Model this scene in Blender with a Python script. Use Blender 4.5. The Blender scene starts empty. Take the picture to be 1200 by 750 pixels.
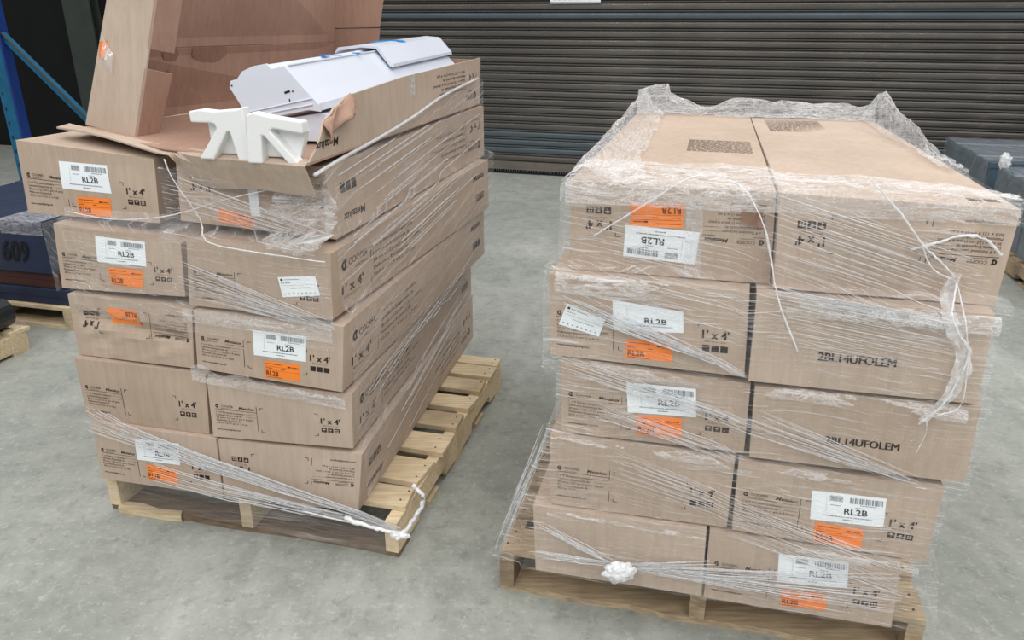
import bpy, bmesh, math, random
from mathutils import Vector, Matrix, noise
random.seed(7)
SC = bpy.context.scene
COL = SC.collection

# ------------------------------------------------------------------ camera, world, lights, exposure
cam_d = bpy.data.cameras.new('camera'); cam = bpy.data.objects.new('camera', cam_d); COL.objects.link(cam)
cam_d.sensor_width = 36.0; cam_d.lens = 903.75/1200*36
cam.location = (0, 0, 1.5113); cam.rotation_euler = (math.radians(90-21.4996), 0, 0)
cam_d.clip_start = .05; SC.camera = cam
wd = bpy.data.worlds.new('world'); SC.world = wd; wd.use_nodes = True
wd.node_tree.nodes['Background'].inputs['Color'].default_value = (.93, .96, 1.0, 1)
wd.node_tree.nodes['Background'].inputs['Strength'].default_value = .30
def lamp(x, y, z, sx, sy, e, rot=(0, 0, 0)):
    l = bpy.data.lights.new('unseen_overhead_light', 'AREA'); l.shape = 'RECTANGLE'; l.size = sx; l.size_y = sy; l.energy = e
    l.color = (1, .985, .96)
    o = bpy.data.objects.new('unseen_overhead_light', l); COL.objects.link(o); o.location = (x, y, z); o.rotation_euler = rot
for ly, le in ((-7.5, 95), (-4.2, 84), (-.6, 56), (2.8, 50), (6.0, 50)):  # rear two rows turned up as unseen fill to brighten the carton fronts
    for lx in (-5.5, -1.8, 1.9, 5.6):
        lamp(lx, ly, 6.2, .5, 2.4, le)
vs = SC.view_settings
vs.view_transform = 'Standard'; vs.look = 'None'; vs.gamma = 1; vs.use_curve_mapping = False; vs.exposure = 0.3

# ------------------------------------------------------------------ frames of the two loads and the yard
YL, YR = -0.2497, -0.25258
def frame(ox, oy, yaw):
    c, s = math.cos(yaw), math.sin(yaw)
    def f(p): return Vector((ox + p[0]*c - p[1]*s, oy + p[0]*s + p[1]*c, p[2]))
    return f
LF = frame(-.90149, 2.0228, YL)
RF = frame(.52589, 1.56235, YR)
DF = frame(.1, 7.955, math.radians(-16.5))        # rolling door frame: x along the door
BF = frame(-2.27, 3.69, math.radians(-14.4))      # navy cartons in the background
PF = frame(-2.35, 3.45, math.radians(-14.4))
GF = frame(3.0, 4.2, math.radians(-14.4))         # slate blue loads on the other side
WF = frame(0, 0, 0)
W, H, D, ZP = .44093, .204096, 1.37, .145

# ------------------------------------------------------------------ materials
def s2l(c): return tuple(((v/255)/12.92 if v/255 <= .04045 else ((v/255+.055)/1.055)**2.4) for v in c) + (1,)
class NT:
    def __init__(s, name):
        s.m = bpy.data.materials.new(name); s.m.use_nodes = True; s.t = s.m.node_tree; s.t.nodes.clear()
        s.out = s.n('ShaderNodeOutputMaterial')
    def n(s, ty, ins=None, **kw):
        nd = s.t.nodes.new(ty)
        for k, v in kw.items(): setattr(nd, k, v)
        for k, v in (ins or {}).items():
            if isinstance(v, bpy.types.NodeSocket): s.t.links.new(v, nd.inputs[k])
            else: nd.inputs[k].default_value = v
        return nd
    def math(s, op, a, b=None, clamp=False):
        i = {0: a}
        if b is not None: i[1] = b
        return s.n('ShaderNodeMath', i, operation=op, use_clamp=clamp).outputs[0]
    def ramp(s, fac, a, b, lo=0., hi=1.):
        return s.n('ShaderNodeMapRange', {0: fac, 1: a, 2: b, 3: lo, 4: hi}, clamp=True).outputs[0]
    def mix(s, f, a, b):
        return s.n('ShaderNodeMix', {0: f, 6: a, 7: b}, data_type='RGBA').outputs[2]
    def noise(s, vec, scale, detail=3, rough=.55, mapscale=None, rot=(0, 0, 0)):
        if mapscale is not None or rot != (0, 0, 0):
            vec = s.n('ShaderNodeMapping', {'Vector': vec, 'Scale': mapscale or (1, 1, 1), 'Rotation': rot}).outputs[0]
        return s.n('ShaderNodeTexNoise', {'Vector': vec, 'Scale': scale, 'Detail': detail, 'Roughness': rough}).outputs[0]
    def surf(s, sh): s.t.links.new(sh, s.out.inputs[0]); return s.m
    def pbr(s, col, rough=.6, spec=.3, metal=0., bump=None, bstr=.2, bdist=.01, coat=0):
        i = {'Base Color': col, 'Roughness': rough, 'Specular IOR Level': spec, 'Metallic': metal, 'Coat Weight': coat}
        if bump is not None:
            i['Normal'] = s.n('ShaderNodeBump', {'Height': bump, 'Strength': bstr, 'Distance': bdist}).outputs[0]
        return s.surf(s.n('ShaderNodeBsdfPrincipled', i).outputs[0])
M = {}
def cardboard(name, c1, c2, varied=True):
    t = NT(name); tc = t.n('ShaderNodeTexCoord').outputs['Object']
    a = t.noise(tc, 3.5, 4); b = t.noise(tc, 60, 3, .6, (1, 1, .12)); g = t.noise(tc, 420, 2)
    f = t.math('ADD', t.math('MULTIPLY', a, .55), t.math('MULTIPLY', b, .45))
    c = t.mix(t.ramp(f, .38, .64), s2l(c1), s2l(c2))
    c = t.mix(t.ramp(g, .45, .75, 0, .18), c, s2l((215, 190, 162)))
    if varied:
        r = t.n('ShaderNodeObjectInfo').outputs['Random']
        c = t.n('ShaderNodeHueSaturation', {'Color': c, 'Value': t.ramp(r, 0, 1, .93, 1.06), 'Saturation': t.ramp(r, 0, 1, 1.06, .94)}).outputs[0]
    M[name] = t.pbr(c, .72, .22, bump=t.math('ADD', b, t.math('MULTIPLY', a, 1.5)), bstr=.18, bdist=.006)
cardboard('cardboard', (174, 156, 140), (192, 173, 157))
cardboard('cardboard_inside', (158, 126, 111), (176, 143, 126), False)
cardboard('cardboard_stain', (138, 106, 92), (152, 120, 104), False)
def plain(name, c, rough=.6, spec=.3, metal=0., var=.06, scale=8., bstr=.1, bdist=.004):
    t = NT(name); tc = t.n('ShaderNodeTexCoord').outputs['Object']; a = t.noise(tc, scale, 4)
    col = t.n('ShaderNodeHueSaturation', {'Color': s2l(c), 'Value': t.ramp(a, .3, .7, 1-var, 1+var)}).outputs[0]
    M[name] = t.pbr(col, rough, spec, metal, bump=a, bstr=bstr, bdist=bdist)
plain('ink', (52, 42, 38), .6, .2, var=.15, scale=90)
plain('ink_black', (26, 26, 28), .5, .3)
plain('ink_grey', (128, 134, 140), .6, .2)
plain('ink_faint', (168, 149, 135), .7, .2)
plain('ink_brown', (96, 40, 22), .6, .2)
plain('label_paper', (238, 244, 248), .45, .35, var=.015)
plain('sticker_orange', (250, 138, 52), .5, .35, var=.03)
plain('foam_white', (232, 233, 233), .8, .2, var=.02, scale=220, bstr=.12, bdist=.002)
plain('steel_white', (216, 222, 234), .32, .5, var=.01, scale=3, bstr=.02)
plain('tape_blue', (20, 150, 226), .45, .4)
plain('rack_teal', (8, 92, 128), .42, .45, var=.16, scale=14)
plain('rack_blue', (18, 52, 120), .42, .45, var=.16, scale=14)
plain('navy_carton', (40, 50, 74), .5, .35, var=.12, scale=5)
plain('maroon_carton', (76, 48, 46), .6, .3, var=.12, scale=5)
plain('slate_carton', (76, 93, 106), .42, .4, var=.14, scale=4)
plain('black_plastic', (26, 28, 32), .35, .5, var=.1)
plain('dark_wall', (15, 16, 16), .7, .25, var=.28, scale=2.2)
plain('dark_column', (57, 63, 59), .6, .3, var=.12, scale=6)
plain('jamb_steel', (70, 72, 70), .5, .4, var=.1)
plain('rail_steel', (112, 107, 98), .5, .4, .2, var=.15, scale=9)
plain('rubber', (30, 33, 40), .6, .3)
plain('nail', (80, 76, 72), .5, .5, .6)
def wood(name, c1, c2, c3):
    t = NT(name); tc = t.n('ShaderNodeTexCoord').outputs['Object']; r = t.n('ShaderNodeObjectInfo').outputs['Random']
    v = t.n('ShaderNodeVectorMath', {0: tc, 1: t.n('ShaderNodeCombineXYZ', {0: t.math('MULTIPLY', r, 9.), 1: t.math('MULTIPLY', r, 5.), 2: t.math('MULTIPLY', r, 3.)}).outputs[0]}, operation='ADD').outputs[0]
    a = t.noise(v, 6, 5, .6, (1.2, 14, 14)); b = t.noise(v, 3, 3); g = t.noise(v, 40, 3, .6, (1, 10, 10))
    c = t.mix(t.ramp(a, .35, .68), s2l(c1), s2l(c2)); c = t.mix(t.ramp(b, .5, .72, 0, .75), c, s2l(c3))
    c = t.n('ShaderNodeHueSaturation', {'Color': c, 'Value': t.ramp(r, 0, 1, .84, 1.08)}).outputs[0]
    M[name] = t.pbr(c, .78, .2, bump=t.math('ADD', a, g), bstr=.35, bdist=.006)
wood('pallet_wood', (232, 214, 182), (204, 182, 146), (164, 144, 116))
wood('pallet_wood_shaded', (138, 118, 98), (104, 88, 72), (80, 68, 58))  # front bottom board's wood, darkened to paint the shade inside the pallet
wood('pallet_wood_worn', (190, 170, 140), (152, 132, 108), (112, 98, 82))
# concrete floor
t = NT('concrete'); tc = t.n('ShaderNodeTexCoord').outputs['Object']
a = t.noise(tc, .9, 5, .6); b = t.noise(tc, 7, 6, .68); c_ = t.noise(tc, 60, 4, .7); d_ = t.noise(tc, 2.2, 5, .65, (1, .35, 1), (0, 0, .5))
e_ = t.noise(tc, 16, 6, .75)
col = t.mix(t.ramp(a, .32, .68), s2l((146, 150, 143)), s2l((174, 176, 169)))
col = t.mix(t.ramp(b, .42, .66, 0, .5), col, s2l((122, 127, 120)))
col = t.mix(t.ramp(d_, .54, .70, 0, .5), col, s2l((196, 198, 192)))
col = t.mix(t.ramp(e_, .54, .66, 0, .5), col, s2l((112, 117, 110)))
g_ = t.noise(tc, 34, 5, .8)
col = t.mix(t.ramp(g_, .54, .66, 0, .45), col, s2l((200, 203, 197)))
col = t.mix(t.ramp(c_, .5, .8, 0, .35), col, s2l((120, 124, 117)))
M['concrete'] = t.pbr(col, t.ramp(b, .3, .7, .42, .62), .35, bump=t.math('ADD', c_, b), bstr=.09, bdist=.004)
# rolling door slats
t = NT('door_slat'); tc = t.n('ShaderNodeTexCoord').outputs['Object']; r = t.n('ShaderNodeObjectInfo').outputs['Random']
a = t.noise(tc, 1.4, 5, .6, (1, 1, 6)); b = t.noise(tc, 22, 4, .7, (.25, 1, 1))
col = t.mix(t.ramp(a, .35, .7), s2l((92, 88, 84)), s2l((112, 108, 103)))
col = t.mix(t.ramp(b, .6, .78, 0, .6), col, s2l((146, 132, 124)))
M['door_slat'] = t.pbr(col, t.ramp(b, .3, .7, .30, .46), .5, .35, bump=b, bstr=.06, bdist=.004)
plain('door_slat_blue', (92, 101, 106), .36, .5, .3, var=.1, scale=3)
# stretch film: milky where bunched, with wrinkle glints painted in as white streaks
def film(name, milk, glint_streak, u=2.2, v=150., rot=0., crinkle=0., lo=.55, hi=.72, patch=1.0):
    t = NT(name); uv = t.n('ShaderNodeUVMap').outputs[0]
    uv2 = t.n('ShaderNodeMapping', {'Vector': uv, 'Rotation': (0, 0, rot)}).outputs[0]
    wob = t.noise(uv2, 2.5, 2)
    uvw = t.n('ShaderNodeVectorMath', {0: uv2, 1: t.n('ShaderNodeCombineXYZ', {1: t.math('MULTIPLY', wob, .09)}).outputs[0]}, operation='ADD').outputs[0]
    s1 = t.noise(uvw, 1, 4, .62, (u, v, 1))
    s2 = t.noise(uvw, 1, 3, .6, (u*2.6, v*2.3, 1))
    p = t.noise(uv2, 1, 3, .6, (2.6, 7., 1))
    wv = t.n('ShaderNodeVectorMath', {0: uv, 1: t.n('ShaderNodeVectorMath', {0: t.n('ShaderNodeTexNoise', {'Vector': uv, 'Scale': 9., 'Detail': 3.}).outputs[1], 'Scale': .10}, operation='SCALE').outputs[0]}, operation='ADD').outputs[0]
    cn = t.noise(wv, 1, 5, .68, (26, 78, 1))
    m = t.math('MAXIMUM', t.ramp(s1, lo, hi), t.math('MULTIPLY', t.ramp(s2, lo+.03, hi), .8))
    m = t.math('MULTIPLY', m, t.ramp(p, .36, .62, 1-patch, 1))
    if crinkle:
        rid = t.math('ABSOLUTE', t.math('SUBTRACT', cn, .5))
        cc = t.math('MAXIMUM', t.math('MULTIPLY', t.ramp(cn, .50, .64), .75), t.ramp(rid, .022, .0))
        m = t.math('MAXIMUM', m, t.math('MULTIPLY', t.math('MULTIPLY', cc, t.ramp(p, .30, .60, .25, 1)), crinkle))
    fac = t.math('ADD', milk, t.math('MULTIPLY', m, glint_streak), clamp=True)
    hgt = t.math('ADD', t.math('MULTIPLY', s1, 1.0), t.math('MULTIPLY', cn, .25 + crinkle))
    nb = t.n('ShaderNodeBump', {'Height': hgt, 'Strength': .8, 'Distance': .015}).outputs[0]
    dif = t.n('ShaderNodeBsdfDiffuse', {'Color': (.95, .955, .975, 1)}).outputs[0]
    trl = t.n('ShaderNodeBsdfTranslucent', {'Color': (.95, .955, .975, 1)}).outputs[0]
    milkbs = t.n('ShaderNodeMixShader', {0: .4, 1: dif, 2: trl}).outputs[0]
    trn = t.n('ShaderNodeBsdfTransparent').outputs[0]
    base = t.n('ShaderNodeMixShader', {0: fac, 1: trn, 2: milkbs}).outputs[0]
    gl = t.n('ShaderNodeBsdfGlossy', {'Color': (1, 1, 1, 1), 'Roughness': .2, 'Normal': nb}).outputs[0]
    sh = t.n('ShaderNodeMixShader', {0: .05, 1: base, 2: gl}).outputs[0]
    M[name] = t.surf(sh)
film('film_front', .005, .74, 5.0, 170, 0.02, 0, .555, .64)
film('film_light', .02, .7, 5.0, 170, 0.10, 0, .57, .66)
film('film_side', .06, .5, 1.3, 60, -.10, 0, .52, .68, .6)
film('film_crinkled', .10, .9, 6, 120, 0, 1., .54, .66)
film('film_tent', .10, .6, 4, 60, .9, .25, .54, .7)
film('film_dark', .05, .45, 2.0, 60, 0, .0, .54, .7)
def dense(name, fac):
    t = NT(name); tc = t.n('ShaderNodeTexCoord').outputs['Object']; n_ = t.noise(tc, 70, 4)
    nb = t.n('ShaderNodeBump', {'Height': n_, 'Strength': .8, 'Distance': .01}).outputs[0]
    p = t.n('ShaderNodeBsdfPrincipled', {'Base Color': (.93, .94, .96, 1), 'Roughness': .25, 'Normal': nb}).outputs[0]
    tr = t.n('ShaderNodeBsdfTransparent').outputs[0]
    M[name] = t.surf(t.n('ShaderNodeMixShader', {0: t.ramp(n_, .3, .7, fac-.18, min(1, fac+.18)), 1: tr, 2: p}).outputs[0])
dense('film_rope', .62); dense('film_strand', .46); dense('film_knot', .86); dense('clear_tape', .30)

# ------------------------------------------------------------------ helpers
class MB:
    def __init__(s): s.v = []; s.f = []; s.mi = []; s.uv = None
    def add(s, vs, fs, mi=0):
        o = len(s.v); s.v += [Vector(p) for p in vs]; s.f += [[o+i for i in f] for f in fs]; s.mi += [mi]*len(fs)
    def hexa(s, p, mi=0):      # p: bottom 4 ccw, top 4 ccw
        s.add(p, [(3, 2, 1, 0), (4, 5, 6, 7), (0, 1, 5, 4), (1, 2, 6, 5), (2, 3, 7, 6), (3, 0, 4, 7)], mi)
    def box(s, F, x0, x1, y0, y1, z0, z1, mi=0):
        s.hexa([F(p) for p in ((x0, y0, z0), (x1, y0, z0), (x1, y1, z0), (x0, y1, z0), (x0, y0, z1), (x1, y0, z1), (x1, y1, z1), (x0, y1, z1))], mi)
    def prism(s, poly, off, mi=0):
        n = len(poly); a = [Vector(p) for p in poly]; off = Vector(off); b = [p+off for p in a]
        s.add(a+b, [tuple(range(n-1, -1, -1)), tuple(range(n, 2*n))] + [(i, (i+1) % n, n+(i+1) % n, n+i) for i in range(n)], mi)
    def tube(s, pts, rad, n=5, mi=0, cap=True):
        pts = [Vector(p) for p in pts]; k = len(pts); rings = []
        for i, p in enumerate(pts):
            d = (pts[min(i+1, k-1)] - pts[max(i-1, 0)]).normalized()
            a = d.orthogonal() if abs(d.z) > .98 else d.cross(Vector((0, 0, 1)))
            a.normalize(); b = d.cross(a); r = rad(i/(k-1)) if callable(rad) else rad
            rings.append([p + (a*math.cos(q*2*math.pi/n) + b*math.sin(q*2*math.pi/n))*r for q in range(n)])
        vs = [q for rg in rings for q in rg]; fs = []
        for i in range(k-1):
            for q in range(n): fs.append((i*n+q, i*n+(q+1) % n, (i+1)*n+(q+1) % n, (i+1)*n+q))
        if cap: fs += [tuple(range(n-1, -1, -1)), tuple((k-1)*n+q for q in range(n))]
        s.add(vs, fs, mi)
    def build(s, name, mats, parent=None, smooth=False, fixn=True, bevel=0, weld=False):
        loc = parent.get('_o') if parent else None
        o = Vector(loc) if loc is not None else Vector((0, 0, 0))
        me = bpy.data.meshes.new(name); me.from_pydata([tuple(p-o) for p in s.v], [], s.f)
        for m in (mats if isinstance(mats, (list, tuple)) else [mats]): me.materials.append(M[m])
        if s.uv:
            l = me.uv_layers.new(name='UVMap')
            for lp in me.loops: l.data[lp.index].uv = s.uv[lp.vertex_index]
        for p, i in zip(me.polygons, s.mi): p.material_index = i
        if smooth: me.polygons.foreach_set('use_smooth', [True]*len(me.polygons))
        if fixn or weld:
            bm = bmesh.new(); bm.from_mesh(me)
            if weld: bmesh.ops.remove_doubles(bm, verts=bm.verts, dist=1e-5)
            if fixn: bmesh.ops.recalc_face_normals(bm, faces=bm.faces)
            bm.to_mesh(me); bm.free()
        ob = bpy.data.objects.new(name, me); COL.objects.link(ob)
        if parent is not None: ob.parent = parent; ob['_o'] = list(o)
        if bevel:
            b = ob.modifiers.new('bevel', 'BEVEL'); b.width = bevel; b.segments = 2; b.limit_method = 'ANGLE'; b.angle_limit = 1.0
        return ob
def thing(name, loc, label, cat, group=None):
    e = bpy.data.objects.new(name, None); COL.objects.link(e); e.location = loc; e['_o'] = list(loc); e.empty_display_size = .1
    e['label'] = label; e['category'] = cat
    if group: e['group'] = group
    return e
def tag(o, label, cat, group=None):
    o['label'] = label; o['category'] = cat
    if group: o['group'] = group
    return o
def struct(o): o['kind'] = 'structure'; return o
def path(pts, n=8):            # Catmull-Rom
    P = [Vector(p) for p in pts]; P = [P[0]*2-P[1]] + P + [P[-1]*2-P[-2]]; out = []
    for i in range(1, len(P)-2):
        for k in range(n):
            u = k/n; a, b, c, d = P[i-1:i+3]
            out.append(.5*((2*b)+(c-a)*u+(2*a-5*b+4*c-d)*u*u+(3*b-a-3*c+d)*u**3))
    out.append(P[-2]); return out

# text as flat geometry, cached
_tc = {}
def text_geo(body, bold=0., shear=0., res=2):
    k = (body, bold, shear)
    if k in _tc: return _tc[k]
    cu = bpy.data.curves.new('t', 'FONT'); cu.body = body; cu.size = 1; cu.resolution_u = res; cu.offset = bold; cu.shear = shear
    cu.fill_mode = 'FRONT'
    o = bpy.data.objects.new('t', cu); COL.objects.link(o)
    dg = bpy.context.evaluated_depsgraph_get(); dg.update()
    me = bpy.data.meshes.new_from_object(o.evaluated_get(dg))
    vs = [(v.co.x, v.co.y) for v in me.vertices]; fs = [tuple(p.vertices) for p in me.polygons]
    bpy.data.objects.remove(o); bpy.data.curves.remove(cu); bpy.data.meshes.remove(me)
    x0 = min(v[0] for v in vs); vs = [(x-x0, y) for x, y in vs]
    _tc[k] = (vs, fs, max(v[0] for v in vs)); return _tc[k]
CAP = .69
class Print:                   # flat print in metres on a face w x h
    def __init__(s, w, h): s.w, s.h = w, h; s.sec = 0; s.v = []; s.f = []; s.mi = []; s.se = []
    def add(s, vs, fs, mi=0):
        s.se += [s.sec]*len(fs)
        o = len(s.v); s.v += vs; s.f += [tuple(o+i for i in f) for f in fs]; s.mi += [mi]*len(fs)
    def rect(s, x0, y0, x1, y1, mi=0): s.add([(x0, y0), (x1, y0), (x1, y1), (x0, y1)], [(0, 1, 2, 3)], mi)
    def text(s, body, x, y, cap, width=None, bold=0., shear=0., mi=0):
        vs, fs, w = text_geo(body, bold, shear); k = cap/CAP; kx = width/w if width else k
        s.add([(x+a*kx, y+b*k) for a, b in vs], fs, mi)
    def disc(s, cx, cy, r, r0=0, mi=0, n=14, a0=0, a1=2*math.pi):
        vs = []; fs = []
        for i in range(n+1):
            a = a0+(a1-a0)*i/n; vs += [(cx+r*math.cos(a), cy+r*math.sin(a)), (cx+r0*math.cos(a), cy+r0*math.sin(a))]
        for i in range(n): fs.append((2*i, 2*i+2, 2*i+3, 2*i+1))
        s.add(vs, fs, mi)
    def greek(s, x, y, width, h, seed, mi=0, gap=.6):
        rn = random.Random(seed); e = x+width
        while x < e:
            w = h*rn.uniform(1.2, 4.2); s.rect(x, y, min(x+w, e), y+h, mi); x += w+h*gap
    def bars(s, x0, y0, x1, y1, seed, mi=0, u=.0007):
        rn = random.Random(seed); x = x0
        while x < x1:
            w = u*rn.choice((1, 1, 2, 3)); s.rect(x, y0, min(x+w, x1), y1, mi); x += w+u*rn.choice((1, 1, 2))
    def build(s, name, fn, mats, parent, flip=False, off=.0007):
        def q(p):
            a, b = p[0]/s.w, p[1]/s.h
            return fn(1-a, 1-b, off) if flip else fn(a, b, off)
        ob = None
        for sec in sorted(set(s.se)):
            mb = MB(); idx = {}
            for f, mi, se in zip(s.f, s.mi, s.se):
                if se != sec: continue
                g = []
                for i in f:
                    if i not in idx: idx[i] = len(mb.v); mb.v.append(q(s.v[i]))
                    g.append(idx[i])
                mb.f.append(g); mb.mi.append(mi)
            ob = mb.build(sec if isinstance(sec, str) else name, mats, parent, fixn=False)
        return ob
def logo(p, x, y, r, mi=0):    # round emblem of two facing arcs
    p.disc(x, y, r, r*.45, mi, 10, math.radians(35), math.radians(325)); p.rect(x+r*.02, y-r*1.0, x+r*.42, y+r*1.0, mi)
def icons(p, x, y, q, n=3, g=1.24):
    for i in range(n):
        a = x+i*q*g; p.rect(a, y, a+q, y+q, 0)
        if i == 0: p.disc(a+q*.5, y+q*.5, q*.34, 0, 1, 8, 0, math.pi); p.rect(a+q*.46, y+q*.14, a+q*.54, y+q*.5, 1)
        elif i == 1: p.disc(a+q*.5, y+q*.72, q*.26, 0, 1, 8, math.pi, 2*math.pi); p.rect(a+q*.46, y+q*.18, a+q*.54, y+q*.5, 1); p.rect(a+q*.32, y+q*.14, a+q*.68, y+q*.2, 1)
        else:
            for k in range(2):
                for j in range(2): p.rect(a+q*(.2+.34*k), y+q*(.2+.34*j), a+q*(.44+.34*k), y+q*(.44+.34*j), 1)
LINES = ["1' x 4' Recessed Luminaire", "Luminaria Empotrada de", "30 cm x 122 cm (1 pie x 4 pies)", "Plafonnier Encastr\u00e9 de", "30.5 x 121.9 cm (1 x 4 pi)"]
def front_print(flat=False):
    p = Print(W, H); X = lambda a: a*W; Y = lambda b: b*H
    p.sec = 'product_text'
    logo(p, X(.055), Y(.545), .0062)
    p.text('COOPER', X(.082), Y(.535), .0072, X(.088)); p.text('Lighting Solutions', X(.082), Y(.508), .0030, X(.07))
    p.text('Metalux', X(.21), Y(.526), .0088, X(.118), .018, .25)
    p.rect(X(.038), Y(.492), X(.338), Y(.498))
    wd_ = (.20, .185, .265, .175, .222)
    for i, l in enumerate(LINES): p.text(l, X(.042), Y(.430-.046*i), .0062, X(wd_[i]))
    p.rect(X(.245), Y(.446), X(.33), Y(.449)); p.rect(X(.258), Y(.40), X(.33), Y(.403))
    p.text('www.cooperlighting.com', X(.038), Y(.135), .0055, X(.172), .012)
    p.rect(X(.337), Y(.15), X(.3405), Y(.60))
    for (a, b, sx, sy) in ((.364, .585, 1, -1), (.364, .155, 1, 1), (.765, .585, -1, -1), (.765, .185, -1, 1)):
        x, y = X(a), Y(b); p.sec = 'product_text' if a < .5 else 'size_mark'
        p.rect(min(x, x+sx*.011), y-.0008, max(x, x+sx*.011), y+.0008); p.rect(x-.0008, min(y, y+sy*.009), x+.0008, max(y, y+sy*.009))
    p.sec = 'size_mark'
    for q in (0, .0008, .0016): p.text("1' x 4'", X(.785)+q, Y(.418), .0200, X(.128))
    p.text('30.5 cm x 1.2 m', X(.80), Y(.375), .0042, X(.10))
    icons(p, X(.788), Y(.262), .0158)
    return p
def side_print():
    p = Print(D, H)
    p.sec = 'side_lettering'; logo(p, .075, .145, .017); p.text('COOPER', .10, .135, .021, .115); p.text('Lighting Solutions', .135, .118, .007, .075)
    [p.text("1' x 4'", .055+q, .055, .030, .125) for q in (0, .0012, .0024)]; p.text('30.5 cm x 1.2 m', .065, .040, .0065, .10)
    p.rect(.235, .03, .2375, .165)
    for i, l in enumerate(LINES): p.text(l, .25, .142-.0235*i, .0115, (.29, .27, .35, .25, .31)[i])
    p.sec = 'handling_icons'; icons(p, D-.165, .06, .028); p.sec = 'side_wordmark'; p.text('Metalux', D-.20, .148, .022, .14, .018, .25)
    return p

# ------------------------------------------------------------------ setting
mb = MB(); mb.add([(-16, -12, 0), (16, -12, 0), (16, 16, 0), (-16, 16, 0)], [(0, 1, 2, 3)])
struct(mb.build('floor', 'concrete'))
# rolling steel door
DX0, DX1 = -2.55, 5.6
door = thing('door_1', DF((0, 0, 0)), '', ''); del door['label']; del door['category']; door['kind'] = 'structure'
pitch = .0800; z0 = .122
prof = [(.030, -.002), (.018, .003), (.006, .012), (.002, .028), (.002, .046), (.007, .060), (.012, .064), (.001, .0665), (-.012, .0695), (-.0150, .0735), (-.006, .0775), (.014, .0785), (.030, .074)]
def slat_mesh(mat, name):
    m = MB(); n = len(prof); vs = []
    for x in (DX0, DX1): vs += [Vector(DF((x, y, z))) for y, z in prof]
    m.add(vs, [(i, i+1, n+i+1, n+i) for i in range(n-1)])
    return m.build(name, mat, door, fixn=True)
base = slat_mesh('door_slat', 'slat'); base.location.z = z0
blue = slat_mesh('door_slat_blue', 'slat'); blue.location.z = z0+pitch
for i in range(2, 41):
    src = blue if i in (2, 3, 17) else base
    o = src.copy(); COL.objects.link(o); o.location.z = z0+pitch*i
m = MB(); m.box(DF, DX0, DX1, -.018, .03, .046, .122); m.box(DF, DX0, DX1, -.040, -.0181, .046, .056); m.build('bottom_rail', 'rail_steel', door)
m = MB(); m.box(DF, DX0, DX1, -.012, .05, 0, .012)
for i in range(330):
    x = DX0+.02+i*.0245; m.hexa([DF(q) for q in ((x, -.016, .0), (x+.011, -.016, .0), (x+.011, .02, .0), (x, .02, .0), (x+.011, -.014, .045), (x+.022, -.014, .045), (x+.022, .02, .045), (x+.011, .02, .045))])
m.build('bottom_seal', 'rubber', door)
for x in (DX0-.12, DX1):
    m = MB(); m.box(DF, x, x+.12, -.07, .10, 0, 3.4); m.box(DF, x+.035, x+.085, -.09, -.0701, 0, 3.4); m.build('guide_rail', 'jamb_steel', door)
nt = Print(.47, .42); nt.greek(.03, .03, .40, .016, 3, 0); nt.greek(.03, .075, .33, .022, 5, 0); nt.greek(.03, .13, .38, .022, 9, 0); nt.greek(.06, .2, .3, .05, 2, 0)
nf = thing('door_notice', DF((.52, -.012, 1.62)), 'white paper notice stuck on the rolling steel door', 'notice')
m = MB(); m.box(DF, .275, .755, -.0125, -.0105, 1.622, 2.04); m.build('sheet', 'label_paper', nf)
nt.build('notice_print', lambda a, b, o: DF((.275+.47*a, -.0125-o, 1.622+.42*b)), 'ink_grey', nf)
m = MB(); m.box(DF, -12, DX0-.12, -.02, .25, 0, 4.2); m.box(DF, DX0-.12, DX1+.12, -.02, .25, 3.4, 4.2); m.box(DF, DX1+.12, 12, -.02, .25, 0, 4.2)
struct(m.build('wall_back', 'dark_wall'))
m = MB(); m.box(DF, -5.30, -4.93, -.04, -.0201, 0, 4.0); m.box(DF, -5.30, -4.93, -.16, -.1401, 0, 4.0); m.box(DF, -5.13, -5.10, -.14, -.04, 0, 4.0)
struct(m.build('trim_1', 'dark_column'))

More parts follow.
